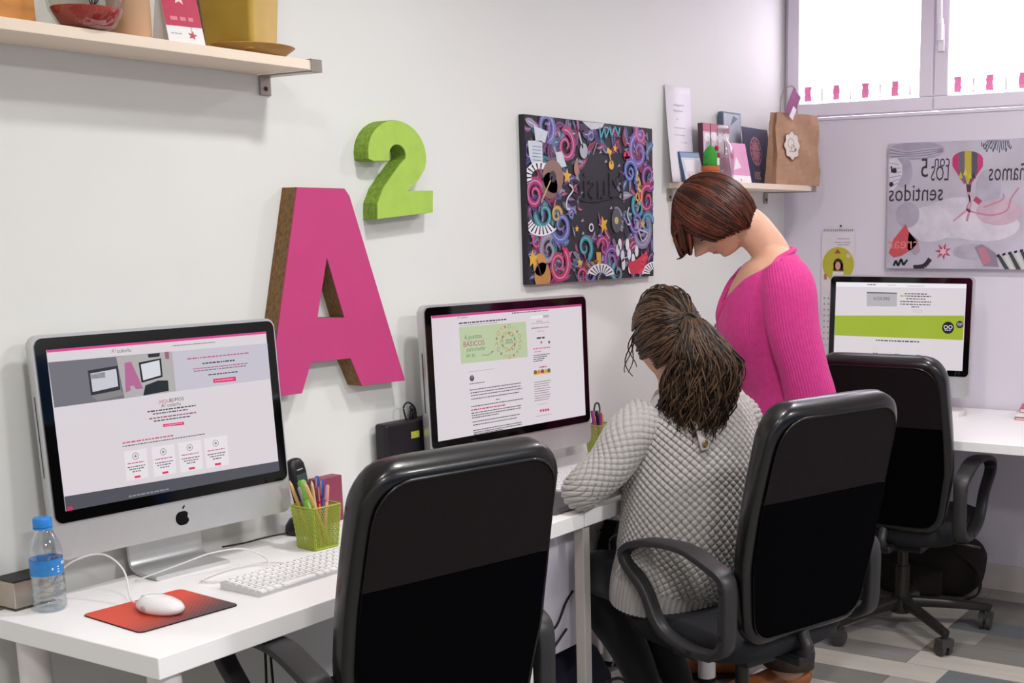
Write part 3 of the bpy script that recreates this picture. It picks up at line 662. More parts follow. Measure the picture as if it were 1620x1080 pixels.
def keys(cx_, cy_, r0, r1, a0, a1, k):
    for i in range(k):
        a, b_ = radians(a0+(a1-a0)*i/k), radians(a0+(a1-a0)*(i+1)/k); mm = (a+b_)/2
        A.poly([(cx_+r0*cos(a), cy_-r0*sin(a)), (cx_+r1*cos(a), cy_-r1*sin(a)), (cx_+r1*cos(b_), cy_-r1*sin(b_)), (cx_+r0*cos(b_), cy_-r0*sin(b_))], P('#e2e0e6'))
    A.up()
    for i in range(k):
        a, b_ = radians(a0+(a1-a0)*(i+.65)/k), radians(a0+(a1-a0)*(i+1)/k); rm = r0+(r1-r0)*.85
        A.poly([(cx_+r0*cos(a), cy_-r0*sin(a)), (cx_+rm*cos(a), cy_-rm*sin(a)), (cx_+rm*cos(b_), cy_-rm*sin(b_)), (cx_+r0*cos(b_), cy_-r0*sin(b_))], P('#17161c'))
    A.up()
keys(175, 445, 45, 82, 30, 205, 9); keys(185, 650, 55, 105, 200, 320, 9); keys(500, 975, 28, 75, 15, 165, 9); keys(790, 960, 30, 70, 95, 180, 6)
A.disc((245, 440), .055, P('#8a6a62'), ry=.05); A.disc((228, 490), .04, P('#7a5a54')); A.up(); A.disc((243, 440), .017, P('#3a3038')); A.line([(185, 575), (240, 440)], .005, P('#c8a878')); A.up()
A.disc((180, 905), .034, P('#c08a4a')); A.disc((195, 965), .042, P('#b47f44')); A.up(); A.line([(165, 880), (190, 970)], .005, P('#5a3a28')); A.up()
for i in range(6): A.poly([(412+i*11, 905-i*4), (421+i*11, 900-i*4), (438+i*10, 928-i*8), (429+i*10, 934-i*8)], P('#a8845a' if i % 2 else '#6a4a38'))
A.poly([(475, 840), (500, 842), (500, 905), (478, 900)], P('#d0a040')); A.up()
for x, y in ((590, 830), (615, 860), (640, 800), (650, 850), (672, 880), (690, 835), (620, 905), (655, 925), (600, 800)): A.disc((x, y), .012, P('#d8d8dc'), 10, ry=.02)
A.up(); A.poly([(640, 900), (690, 880), (740, 840), (755, 870), (720, 950), (660, 960)], P('#c23048')); A.up(); A.line([(700, 955), (730, 920), (715, 890), (745, 860), (735, 840)], .012, P('#d84058'), 5); A.up()
for px, r_ in (((318, 437), .025), ((572, 283), .014), ((372, 716), .012), ((512, 695), .03), ((143, 875), .028), ((388, 895), .017), ((722, 690), .016)): A.star(px, r_, P('#d8a83c'), q.uniform(-.3, .3))
A.line([(530, 290), (552, 312)], .016, P('#d8b04a')); A.line([(540, 310), (555, 370)], .005, P('#d8b04a')); A.disc((553, 374), .015, P('#d8a83c'))
A.line([(378, 200), (400, 285)], .007, P('#b8bcc4')); A.disc((405, 300), .022, P('#a4a8b0'), ry=.024)
A.disc((630, 322), .013, P('#c02f62')); A.disc((645, 318), .013, P('#c02f62')); A.poly([(618, 328), (655, 325), (640, 355)], P('#c02f62'))
A.line([(490, 170), (495, 235), (515, 170), (522, 230), (545, 165), (552, 220), (572, 165), (590, 215), (598, 170)], .006, P('#5aa8c0'))
A.poly([(395, 140), (515, 150), (500, 175), (445, 185), (420, 165)], P('#c4c4cc')); A.ring((442, 218), .016, .005, P('#7a86b0'))
A.ring((448, 710), .014, .006, P('#c8c8d0')); A.disc((582, 672), .030, P('#4a5058'), ry=.04); A.up(); A.disc((582, 672), .012, P('#c0a860')); A.poly([(483, 622), (505, 690), (492, 705)], P('#8a4a7a'))
for px in ((400, 672), (404, 740), (495, 305), (523, 355), (594, 376), (552, 605), (488, 753)): A.poly([(px[0]-8, px[1]+8), (px[0]+8, px[1]+4), (px[0]+2, px[1]-10)], P('#a89aa8'))
A.line([(330, 480), (350, 510), (320, 560), (318, 610), (335, 610)], .006, P('#c8c8d0'), 5); A.line([(455, 320), (475, 255)], .003, P('#9aa0a8')); A.disc((367, 395), .013, P('#a87a6a'), ry=.022)
A.line([(697, 405), (690, 450), (715, 500), (690, 530), (690, 560), (715, 560), (715, 500), (697, 440), (705, 590)], .007, P('#d8a850'), 5)
A.line([(650, 600), (640, 640), (655, 690), (640, 690)], .006, P('#c0bccc'), 5); A.line([(690, 680), (720, 780), (750, 740), (700, 720)], .006, P('#b8b4c8'), 6)
A.up(); A.text('Music', (490, 490), .125, P('#1a1822'), mirror=True, sx=1.05); A.line([(380, 555), (430, 570), (520, 560), (600, 535)], .006, P('#1a1822'), 4)
A.build('artwork', t)

# --- five senses picture on the back wall (width runs towards -y)
t = thing('canvas_print', 'grey watercolour canvas with hot air balloon and mirrored lettering on the back wall', 'picture', (W2, 1.892, 1.275), -pi/2, 'printed canvases')
cw, ch = .70, .489
b = MB(); b.box(0, -.026, 0, cw, 0, ch)
cm = M('watercolour_grey', '#b9b2c0', rough=.7, var=.16, vscale=6)
b.build('canvas', cm, t, bevel=.001)
# visible part of the print: source columns 528..1412 are 76 % of the width
A = Art((0, -.0262, 0), (1, 0, 0), (0, 0, 1), (0, -1, 0), cw, ch, None)
A.H = homog([(528, 113), (1412, 75), (510, 932), (1412, 938)], [(0, ch), (.535, ch), (0, 0), (.553, 0)])
q = random.Random(9)
for (x, y, rx, ry, c) in ((1000, 600, .16, .08, '#c6c0cc'), (800, 640, .10, .07, '#cbc5d0'), (1150, 650, .14, .06, '#cfc9d4'), (650, 580, .05, .05, '#aaa3b3'), (1180, 400, .05, .07, '#afa8b8'), (1080, 820, .08, .03, '#b0a9b8'), (700, 160, .12, .035, '#a39dae'), (620, 300, .04, .06, '#a8a1b2'), (1250, 560, .09, .05, '#c4a9b8')):
    A.disc((x, y), rx, M('wash_'+c.strip('#'), c, rough=.8, var=.12, vscale=18), 28, ry); A.up()
for i in range(7): A.line([(535, 140+i*12), (640, 165+i*6), (760, 150+i*8), (880, 140+i*5)], .004, P('#857f98' if i % 2 else '#bdb7c6'), 6)
A.up(); A.poly([(530, 215), (580, 205), (615, 250), (618, 310), (580, 390), (535, 445)], P('#d2ccd8')); A.up()
for i in range(6): A.line([(535, 240+i*32), (612-abs(i-2)*8, 250+i*24)], .0025, P('#8a8398'))
A.line([(545, 260), (548, 300)], .006, P('#2c2838')); A.disc((565, 290), .010, P('#2c2838')); A.disc((545, 380), .009, P('#2c2838'))
for i in range(14): A.line([(1180+i*10, 90), (1140+i*14, 130+18*(i % 3)), (1135+i*15, 165-8*abs(i-8))], .003, P('#3d4660'), 3)
A.up()
INK = P('#3b2f3c')
for s_, px, h, sx_ in (('ñamos', (1303, 300), .098, .56), ('con', (878, 228), .070, .62), ('los', (864, 312), .082, .52), ('5', (762, 278), .105, .7), ('sentidos', (705, 440), .094, .72)):
    A.text(s_.upper() if s_ in ('los',) else s_, px, h, INK, mirror=True, sx=sx_)
for i, (c, x0, x1) in enumerate((('#c0306a', 945, 985), ('#6a6472', 985, 1025), ('#b8a83c', 1025, 1070), ('#57525f', 1070, 1108), ('#c23a78', 1108, 1145))):
    def yy(x): return 58*sqrt(max(0, 1-((x-1045)/101)**2))
    top = [(x, 218-yy(x)) for x in np.linspace(x0, x1, 6)]; bot = [(1045+(x-1045)*.25, 375) for x in (x1, x0)]
    mid1 = (x1, 250+yy(x1)*1.1); mid0 = (x0, 250+yy(x0)*1.1)
    A.poly(top+[mid1]+bot+[mid0], P(c))
A.up()
for x, y, c in ((1030, 300, '#d2c24a'), (1060, 320, '#c8b840'), (1000, 320, '#b8b04a'), (1085, 320, '#3a3640')): A.poly([(x-14, y+20), (x, y-25), (x+14, y+20)], P(c))
A.poly([(1035, 378), (1070, 378), (1064, 430), (1042, 430)], P('#5a3038')); A.up()
RIB = P('#c07e96')
A.line([(1045, 430), (1060, 480), (1040, 540), (1080, 560), (1200, 580), (1300, 550), (1330, 470), (1380, 400)], .006, RIB, 8); A.line([(1050, 450), (1065, 520), (1000, 580), (950, 620)], .008, P('#c890a4'), 6); A.line([(1090, 470), (1130, 500)], .02, P('#b0486a'), 4)
A.line([(1060, 540), (1040, 620)], .009, RIB, 4); A.line([(1150, 530), (1270, 480), (1280, 440)], .005, RIB, 5)
A.poly([(528, 830), (560, 740), (640, 640), (660, 690), (720, 760), (690, 800), (610, 850), (560, 860)], P('#c9505a')); A.poly([(660, 690), (720, 740), (735, 820), (700, 850), (650, 800)], P('#a89aa8')); A.up()
A.text('crear', (625, 770), .062, P('#d9837a'), mirror=True); A.up()
A.line([(560, 915), (575, 880), (590, 915), (610, 870), (625, 910), (650, 875)], .009, P('#26222e')); A.line([(690, 925), (760, 915), (800, 868)], .018, P('#2a2632'), 4)
A.star((885, 820), .035, P('#b44a6a'), .3, 7, .4); A.up(); A.star((885, 820), .018, P('#e0b0bc'), 0, 6, .5)
A.poly([(1090, 790), (1140, 770), (1230, 830), (1250, 920), (1150, 915)], P('#8d7f92')); A.up(); A.poly([(1110, 800), (1160, 790), (1200, 880), (1150, 910)], P('#b87a8a'))
for i in range(7):
    o_ = i*38; A.poly([(1240+o_, 850-o_*.18), (1262+o_, 845-o_*.18), (1320+o_, 935), (1290+o_, 938)], P('#3c4640' if i % 2 == 0 else '#c8cdc2'))
    A.poly([(1235+o_, 842-o_*.22), (1255+o_, 835-o_*.22), (1258+o_, 850-o_*.22), (1238+o_, 857-o_*.22)], P('#1e1e22'))
A.build('artwork', t)

# --- wall calendar
t = thing('wall_calendar', 'paper wall calendar with a girl in a yellow circle on the back wall', 'calendar', (W2, 2.183, .958), -pi/2)
b = MB(); b.box(0, -.006, 0, .146, -.001, .467); b.build('sheet', M('calendar_paper', '#ded5dc', rough=.8), t)
A = Art((0, -.0062, 0), (1, 0, 0), (0, 0, 1), (0, -1, 0), .146, .467, None)
A.H = homog([(80, 175), (415, 170), (60, 1240), (400, 1240)], [(0, .467), (.146, .467), (0, 0), (.146, 0)])
A.words((235, 245), (372, 245), .003, P('#8a7f8c'), 1); A.words((215, 275), (375, 280), .003, P('#8a7f8c'), 2); A.words((240, 298), (365, 300), .003, P('#8a7f8c'), 3)
A.disc((245, 480), .070, P('#b9b23a'), 32); A.up()
A.rect(0, .467-.205, .146, .467-.197, P('#ded5dc')); A.up(); A.poly([(205, 380), (240, 338), (275, 380)], P('#a8452f')); A.disc((245, 480), .021, P('#3d1f1c'), 20, .024); A.poly([(195, 540), (200, 470), (295, 470), (302, 540)], P('#3d1f1c')); A.up()
A.disc((243, 495), .012, P('#d59a86'), 16, .017); A.poly([(190, 550), (300, 550), (305, 625), (180, 625)], P('#e4dde2')); A.poly([(100, 570), (125, 570), (130, 625), (98, 625)], P('#b07a5a')); A.disc((278, 605), .008, P('#8a4a4a')); A.disc((350, 400), .009, P('#d9b8a8'))
for r_ in range(8):
    for c_ in range(7): A.rect(.012+c_*.018, .02+r_*.024, .018+c_*.018, .026+r_*.024, P('#8f8692'))
A.build('print', t)
b = MB()
for i in range(16): b.tube([(.01+i*.0084, -.003, .462), (.01+i*.0084, -.009, .468), (.01+i*.0084, -.003, .474)], .0012, 5)
b.build('wire_binding', BLACKP, t); b = MB(); b.lathe([(.004, 0), (.004, .004), (.002, .006)], 10, T=Matrix.Translation((.082, -.001, .487)) @ Matrix.Rotation(pi/2, 4, 'X')); b.build('nail', BLACKP, t)

# ================================================================== SMALL THINGS, LEFT DESK
DZ = .73
# keyboard with separate keys
def keyboard(label, loc, rz, L=.43, D=.118):
    t = thing('keyboard', label, 'keyboard', loc, rz, 'white keyboards')
    b = MB(); b.prism([(0, 0), (D, 0), (D, .016), (0, .006)], (0, 0, 0), (0, 1, 0), (0, 0, 1), (L, 0, 0)); b.build('base', ALU, t, bevel=.0015)
    km = bpy.data.meshes.new('key'); kb = MB(); kb.prism(rrect(.0155, .0145, .002, 2), (0, 0, 0), (1, 0, 0), (0, 1, 0), (0, 0, .0035)); ko = kb.build('key', M('key_white', '#f5f3f3', rough=.4), t); 
    nx = int((L-.012)/.019); first = True
    for r_ in range(6):
        for c_ in range(nx):
            if r_ == 0 and 3 <= c_ <= 7 and c_ != 5: continue
            o = ko if first else ko.copy()
            if not first: COL.objects.link(o); o.parent = t
            first = False
            yy = .011+r_*.0188; o.location = (.0155+c_*.019, yy, .006+yy/D*.010); o.rotation_euler = (.085, 0, 0)
            if r_ == 0 and c_ == 5: o.scale = (5.6, 1, 1)
    A = Art((0, 0, .0102), (1, 0, 0), (0, 1, .085), (0, 0, 1), L, D)
    for r_ in range(6):
        for c_ in range(nx):
            if r_ == 0: continue
            x, y = .0155+c_*.019, .0115+r_*.0188
            A.rect(x-.0035, y-.001, x+.0035, y+.0012, P('#77747a'))
    A.build('key_legends', t)
    return t
keyboard('white keyboard half hidden by the near chair on the left desk', (1.682, 1.946, DZ), radians(-1))
# mouse pad, mouse and its cord
t = thing('mouse_pad', 'red and dark grey mouse pad on the left desk', 'mouse pad', (1.5265, 2.0445, DZ), radians(-5))
m = bpy.data.materials.new('red_to_grey_print'); m.use_nodes = True; n = m.node_tree.nodes; l = m.node_tree.links
tc = n.new('ShaderNodeTexCoord'); sp = n.new('ShaderNodeSeparateXYZ'); l.new(tc.outputs['Object'], sp.inputs[0])
ma = n.new('ShaderNodeMath'); ma.operation = 'MULTIPLY_ADD'; ma.inputs[1].default_value = -4.6; ma.inputs[2].default_value = .45; l.new(sp.outputs['Y'], ma.inputs[0])
mb = n.new('ShaderNodeMath'); mb.operation = 'MULTIPLY_ADD'; mb.inputs[1].default_value = 1.9; l.new(sp.outputs['X'], mb.inputs[0]); l.new(ma.outputs[0], mb.inputs[2])
ck = n.new('ShaderNodeTexChecker'); ck.inputs['Scale'].default_value = 170; l.new(tc.outputs['Object'], ck.inputs['Vector']); ck.inputs['Color1'].default_value = (.06,)*3+(1,); ck.inputs['Color2'].default_value = (-.06,)*3+(1,)
ad = n.new('ShaderNodeMath'); ad.operation = 'ADD'; l.new(mb.outputs[0], ad.inputs[0]); l.new(ck.outputs['Fac'], ad.inputs[1]); mb2 = ad
ra = n.new('ShaderNodeValToRGB'); ra.color_ramp.elements[0].color = lin('#d8492f')+(1,); ra.color_ramp.elements[1].color = lin('#4a3a3e')+(1,); ra.color_ramp.elements[0].position = .45; ra.color_ramp.elements[1].position = 1.0
sc1 = n.new('ShaderNodeMath'); sc1.operation = 'MULTIPLY_ADD'; sc1.inputs[1].default_value = .12; l.new(ck.outputs['Fac'], sc1.inputs[0]); l.new(mb.outputs[0], sc1.inputs[2]); l.new(sc1.outputs[0], ra.inputs[0]); l.new(ra.outputs[0], n['Principled BSDF'].inputs['Base Color']); n['Principled BSDF'].inputs['Roughness'].default_value = .5
b = MB(); b.prism(rrect(.212, .194, .012, 5), (0, 0, .0003), (1, 0, 0), (0, 1, 0), (0, 0, .0018)); b.build('base', M('pad_rubber', '#1d1b1e', rough=.8), t)
b = MB(); b.prism(rrect(.2105, .1925, .012, 5), (0, 0, .0021), (1, 0, 0), (0, 1, 0), (0, 0, .0008)); b.build('printed_top', m, t)
t = thing('computer_mouse', 'white oval mouse lying on the red mouse pad', 'mouse', (1.515, 2.032, DZ+.0032), radians(4))
b = MB(); rows = [(.0, .80), (.004, .93), (.009, 1.0), (.014, .985), (.020, .90), (.026, .72), (.030, .48), (.032, .22), (.0325, .02)]
vs = []; N = 32
for z, k in rows:
    for j in range(N):
        a = 2*pi*j/N; vs.append((.031*k*cos(a), .056*k*sin(a)+.004*(z > .02), z))
b.add(vs, [(i*N+j, i*N+(j+1) % N, (i+1)*N+(j+1) % N, (i+1)*N+j) for i in range(len(rows)-1) for j in range(N)]+[tuple(range(N-1, -1, -1)), tuple((len(rows)-1)*N+j for j in range(N))])
b.build('shell', M('mouse_white', '#f3f0f1', rough=.25, coat=.3), t, smooth=True)
b = MB(); b.sphere((.0, .045, .024), (.0035, .004, .0035), 10); b.build('scroll_ball', M('ball_grey', '#b8b4b8', rough=.3), t, smooth=True)
b = MB(); b.sphere((-.030, .012, .012), (.0025, .008, .006), 10); b.build('side_button', M('ball_grey'), t, smooth=True)
b = MB(); b.tube(cr([(0, .054, .012), (.005, .085, .012), (.03, .13, .06), (.03, .19, .085), (-.01, .235, .07), (-.03, .262, .03)], 6), .0019, 8); b.build('cord', CABLEW, t, smooth=True)
# white cable lying in loops at the computer foot
t = tag(MB().tube(cr([(1.63, 2.26, DZ+.004), (1.70, 2.205, DZ+.03), (1.76, 2.175, DZ+.045), (1.83, 2.155, DZ+.04), (1.86, 2.12, DZ+.012), (1.80, 2.085, DZ+.004), (1.72, 2.10, DZ+.004), (1.70, 2.14, DZ+.004), (1.78, 2.16, DZ+.005), (1.85, 2.14, DZ+.006), (1.875, 2.10, DZ+.006), (1.87, 2.068, DZ+.008)], 7), .0018, 7).build('keyboard_cable', CABLEW, smooth=True), 'thin white cable looping in front of the left computer stand', 'cable')
# water bottle
t = thing('water_bottle', 'small clear plastic water bottle with blue cap and blue label', 'bottle', (1.426, 2.242, DZ))
R_ = .0305
prof = [(.018, .004), (.026, .001), (R_, .006), (R_*1.01, .018), (R_*.955, .022), (R_*1.0, .027), (R_*1.0, .038), (R_*.95, .041), (R_*1.0, .045), (R_, .058), (R_*.96, .061), (R_, .065), (R_, .070), (R_*.965, .072), (R_*.965, .104), (R_, .107), (R_*.99, .118), (R_*.86, .134), (R_*.62, .150), (.0125, .160), (.0125, .166)]
b = MB(); b.lathe(prof, 36); b.build('body', PET, t, smooth=True)
b = MB(); b.lathe([(max(r_-.0016, .004), z+.001) for r_, z in prof if z < .098], 32); b.build('water', TM('water', '#f4f9fc', .03), t, smooth=True)
b = MB(); b.tube([(0, 0, .0725), (0, 0, .1035)], R_*.985, 40, cap=False); lb = b.build('label', M('bottle_label', '#2f7fc4', rough=.35, var=.25, vscale=45), t, smooth=True)
b = MB()
def curved(pts, m=0): b.add([(R_*1.0*cos(a), R_*1.0*sin(a), z) for a, z in pts], [tuple(range(len(pts)))], m)
for a0, z0, w, h in ((-1.05, .094, .16, .007), (-.86, .093, .11, .009), (-.72, .094, .10, .007), (-.6, .0935, .07, .008)):
    curved([(a0+w*cos(t_)*.5, z0+h*.5*sin(t_)) for t_ in [2*pi*i/10 for i in range(10)]])
for z in (.078, .083, .088): curved([(-1.50, z), (-1.36, z), (-1.36, z+.0018), (-1.50, z+.0018)])
curved([(-1.85, .084), (-1.76, .084), (-1.76, .088), (-1.85, .088)])
b.build('label_print', P('#e8eef6'), lb)
b = MB()
prof = []
for j in range(40):
    pass
b.lathe([(.0162, .164), (.0172, .166), (.0172, .179), (.0160, .182), (.0150, .1825)], 30); cp = b.build('cap', M('cap_blue', '#2b86d6', rough=.35), t, smooth=True, auto=40)
b = MB(); b.lathe([(.0175, .1605), (.0175, .1635)], 30); b.build('seal_ring', M('cap_blue'), cp)
# metal box by the wall
t = thing('desk_box', 'small frosted metal box with black top at the desk corner', 'box', (1.383, 2.287, DZ))
b = MB(); b.box(0, 0, .003, .082, .066, .056); b.build('body', M('satin_metal', '#b7ab9d', rough=.28, metal=.75, var=.1, vscale=30), t, bevel=.002)
b = MB(); b.box(-.0005, -.0005, .0565, .0825, .0665, .0585); b.build('top', M('box_black', '#15110f', rough=.5), t)
b = MB(); b.box(-.001, -.001, 0, .083, .067, .003); b.build('base', M('box_base', '#4a4236', rough=.5), t)
# phone and cradle
t = thing('cordless_phone_cradle', 'black oval phone cradle behind the green pen cup', 'phone base', (2.118, 2.285, DZ))
b = MB(); b.lathe([(.036, 0), (.042, .006), (.040, .02), (.030, .036), (.014, .043), (.004, .044)], 28); b.build('body', BLACKP, t, smooth=True)
b = MB(); b.tube(cr([(-.035, .01, .006), (-.09, .03, .004), (-.15, .035, .003), (-.20, .05, .003)], 5), .002, 7); b.build('cord', CABLEB, t, smooth=True)
t = thing('cordless_phone', 'black cordless phone handset standing upright behind the green pen cup', 'phone', (2.112, 2.262, DZ+.038), 0)
Tm = Matrix.Rotation(radians(-6), 4, 'X') @ Matrix.Rotation(radians(-7), 4, 'Y')
b = MB(); rows = []
pth = [(0, 0, z) for z in (0, .004, .012, .05, .09, .115, .135, .146, .150)]
wd = [.016, .020, .0225, .0225, .0235, .0245, .023, .017, .008]
b.tube([(*(Tm @ Vector(p)), w, w*.45+.003) for p, w in zip(pth, wd)], n=24, ref=(1, 0, 0), e=.6); b.build('handset', BLACKP, t, smooth=True)
b = MB(); T = Tm
b.box(-.015, -.0146, .085, .015, -.0134, .112, T=T); b.build('display', M('lcd_grey', '#3c4a44', rough=.2), t)
b = MB(); b.box(-.009, -.0145, .122, .009, -.0134, .1245, T=T); b.build('earpiece', M('earpiece_grey', '#b5b2b4', rough=.3), t)
for r_ in range(4):
    for c_ in range(3):
        b = MB(); b.box(-.014+c_*.0105, -.0148, .03+r_*.012, -.0065+c_*.0105, -.0132, .037+r_*.012, T=T); b.build('button', M('button_grey', '#55545a', rough=.4), t)
# pen cups
def pen_cup(label, loc, rz, s=1.):
    t = thing('pen_cup', label, 'pen cup', loc, rz, 'green mesh pen cups'); G = M('lime_wire', '#9fab3c', rough=.45, var=.05)
    h, a, c_ = .100*s, .032*s, .040*s
    def at(x, y, z): k = a+(c_-a)*z/h; return (x*k, y*k, z)
    rim = [at(x, y, h) for x, y in rrect(2, 2, .22, 4)]
    b = MB(); b.tube(rim, .0022, 6, closed=True, ref=(0, 0, 1)); b.build('rim', G, t, smooth=True)
    b = MB(); b.tube([at(x, y, .003) for x, y in rrect(2, 2, .22, 4)], .002, 6, closed=True, ref=(0, 0, 1)); b.build('foot_ring', G, t, smooth=True)
    b = MB(); b.prism([at(x, y, 0)[:2] for x, y in rrect(2, 2, .22, 3)], (0, 0, 0), (1, 0, 0), (0, 1, 0), (0, 0, .003)); b.build('base', G, t)
    for s_ in range(4):
        b = MB(); T = Matrix.Rotation(s_*pi/2, 3, 'Z'); K = 15
        for i in range(-K, K+1):
            for sg in (-1, 1):
                pts = []
                for z in (0, h):
                    pass
                x0 = i/K*2-0.; x1 = x0+sg*1.25
                # clip the slanted wire to the face
                ts = [0., 1.]
                def X(q_): return x0+(x1-x0)*q_
                lo, hi = 0., 1.
                for lim in (-1, 1):
                    if (x1-x0) != 0:
                        q_ = (lim-x0)/(x1-x0)
                        if 0 < q_ < 1:
                            if abs(X(lo)) > 1: lo = max(lo, q_)
                            elif abs(X(hi)) > 1: hi = min(hi, q_)
                if abs(X((lo+hi)/2)) >= 1: continue
                p0, p1 = T @ Vector(at(X(lo), -1, lo*h)), T @ Vector(at(X(hi), -1, hi*h))
                if (p1-p0).length < .004: continue
                b.tube([p0, p1], .00085, 4, cap=False)
        for cx_ in (-1, 1): b.tube([T @ Vector(at(.93*cx_, -1, 0)), T @ Vector(at(.93*cx_, -1, h))], .0014, 5)
        b.build('mesh_side', G, t)
    return t
def pen(kind, label, base, tip, col, r_=.0042, cat='pen'):
    d = Vector(tip)-Vector(base); L = d.length; T = d.to_track_quat('Z', 'Y').to_matrix().to_4x4()
    t = thing('pencil' if kind == 'pencil' else ('marker' if kind == 'marker' else 'pen'), label, cat, base, 0, 'pens in the pen cups')
    b = MB()
    if kind == 'pencil':
        b.lathe([(r_, 0), (r_, L-.012)], 6, T=T); b.build('shaft', M('wood_'+col[1:], col, rough=.5), t)
        b = MB(); b.lathe([(r_, L-.0118), (.001, L)], 8, T=T); b.build('point', M('raw_wood', '#d9b88a', rough=.7), t)
    else:
        b.lathe([(r_*.6, 0), (r_, .01), (r_, L*.72)], 12, T=T); b.build('barrel', M('pen_'+col[1:], col, rough=.3), t, smooth=True)
        b = MB(); b.lathe([(r_*1.12, L*.72), (r_*1.12, L*.97), (r_*.7, L)], 12, T=T); c_ = b.build('cap', M('pen_'+col[1:]), t, smooth=True, auto=40)
        if kind == 'pen':
            b = MB(); b.box(-.0012, r_*1.1, L*.75, .0012, r_*1.1+.002, L*.98, T=T); b.build('clip', M('clip_metal', '#c8c6c8', rough=.3, metal=.6), c_)
    return t
cx_, cy_ = 2.036, 2.150
pen_cup('lime green wire mesh pen cup on the left desk', (cx_, cy_, DZ), radians(-6))
for k, lb, bs, tp, c, r_ in [('pencil', 'wooden pencil leaning furthest left in the green pen cup', (.0, .015), (-.028, .05, .155), '#d8a868', .004), ('pencil', 'wooden pencil slanting across the front of the green pen cup', (.02, -.015), (-.03, .0, .158), '#dcae70', .0042),
        ('marker', 'thick green marker standing in the pen cup on the left desk', (.0, .0), (-.012, .03, .156), '#78a83c', .009), ('pen', 'grey pen in the left pen cup beside the green marker', (.01, .01), (-.022, .028, .142), '#8f8d92', .0042),
        ('pencil', 'short tan pencil in the middle of the left pen cup', (.0, -.01), (.008, .018, .152), '#cfa878', .004), ('pen', 'red pen in the left pen cup', (.012, .0), (.017, .008, .137), '#b8202c', .0042),
        ('pen', 'blue pen with cap standing tallest at the right of the left pen cup', (.012, .012), (.026, .018, .160), '#2b3f9e', .0045), ('pen', 'second blue pen close to the tall blue pen', (.016, .006), (.034, .010, .152), '#3a4fae', .004), ('pen', 'pink pen at the right rim of the left pen cup', (.01, -.01), (.036, -.004, .140), '#d88a90', .004)]:
    pen(k, lb, (cx_+bs[0], cy_+bs[1], DZ+.005), (cx_+tp[0], cy_+tp[1], DZ+tp[2]), c, r_, 'marker' if k == 'marker' else ('pencil' if k == 'pencil' else 'pen'))
t = tag(MB().box(2.19, 2.30, DZ, 2.27, 2.335, DZ+.115).build('notebook', M('maroon_cover', '#8a3a52', rough=.5), bevel=.002), 'maroon notebook standing behind the near chair on the left desk', 'notebook')

# ================================================================== SMALL THINGS, MIDDLE DESK
t = thing('router', 'black box router with a lime sticker beside the middle computer', 'router', (2.437, 2.302, DZ))
b = MB(); b.box(0, 0, 0, .20, .042, .217); b.build('case', M('router_black', '#18141a', rough=.45, var=.1), t, bevel=.008, seg=3)
b = MB(); b.box(.094, -.0012, .168, .126, -.0002, .186); b.build('sticker', M('lime_sticker', '#a6a83a', rough=.5, var=.15, vscale=120), t)
b = MB(); b.box(.012, -.001, .03, .18, -.0002, .034); b.build('groove', GLASSBLK, t)
b = MB(); b.tube(cr([(.10, .02, .217), (.092, .02, .25), (.11, .02, .262), (.135, .02, .245), (.14, .02, .215)], 6), .0025, 7); b.build('cable', CABLEB, t, smooth=True)
b = MB(); b.tube(cr([(.118, .02, .217), (.122, .02, .248), (.128, .02, .238), (.132, .02, .215)], 5), .005, 7); b.build('plug', CABLEB, t, smooth=True)
t = tag(MB().prism(rrect(.62, .225, .008, 3), (2.87, 1.968, DZ+.0004), (1, 0, 0), (0, 1, 0), (0, 0, .003)).build('desk_pad', M('desk_pad_grey', '#4b484d', rough=.6)), 'dark grey desk pad under the seated woman\'s elbow', 'desk pad')
keyboard('white keyboard on the dark desk pad by the seated woman', (2.775, 1.995, DZ+.0036), radians(2), .40, .112)
t = thing('computer_mouse', 'pale mouse on a white sheet under the middle computer', 'mouse', (3.20, 2.13, DZ+.002), .5)
b = MB(); b.sphere((0, 0, .012), (.03, .052, .018), 20); b.build('shell', M('mouse_beige', '#d8d2c4', rough=.3), t, smooth=True)
t = tag(MB().prism([(-.11, -.06), (.12, -.07), (.12, .06), (-.1, .07)], (3.22, 2.135, DZ+.0004), (1, 0, 0), (0, 1, 0), (0, 0, .0012)).build('paper_sheet', M('paper_white', '#efedf0', rough=.8)), 'white paper sheet lying under the middle computer', 'paper')
t = tag(MB().tube(cr([(2.70, 2.135, DZ+.003), (2.80, 2.155, DZ+.02), (2.93, 2.15, DZ+.022), (2.98, 2.135, DZ+.008), (2.94, 2.125, DZ+.004), (2.86, 2.125, DZ+.004)], 6), .0025, 7).build('usb_cable', CABLEB, smooth=True), 'black cable looping over the desk below the middle computer', 'cable')
cx_, cy_ = 3.345, 2.235
pen_cup('green wire mesh pen cup behind the seated woman\'s shoulder', (cx_, cy_, DZ), .1)
for k, lb, bs, tp, c in [('pen', 'magenta pen in the cup behind the seated woman', (0, .01), (-.02, .022, .145), '#b83a8a'), ('pencil', 'orange pencil in the cup behind the seated woman', (.01, 0), (.018, .01, .14), '#d88a3a'), ('pen', 'black pen in the cup behind the seated woman', (.005, .005), (.004, .02, .142), '#222024'), ('pen', 'purple pen in the cup behind the seated woman', (0, 0), (-.006, .0, .138), '#8a3a7a')]:
    pen(k, lb, (cx_+bs[0], cy_+bs[1], DZ+.005), (cx_+tp[0], cy_+tp[1], DZ+tp[2]), c, .0048, 'pencil' if k == 'pencil' else 'pen')
t = thing('scissors', 'scissors with a dark ring handle in the cup behind the seated woman', 'scissors', (cx_, cy_+.02, DZ+.005))
b = MB(); b.tube([(.0, .0, 0), (.004, 0, .115)], .004, 6); b.build('blades', STEEL, t)
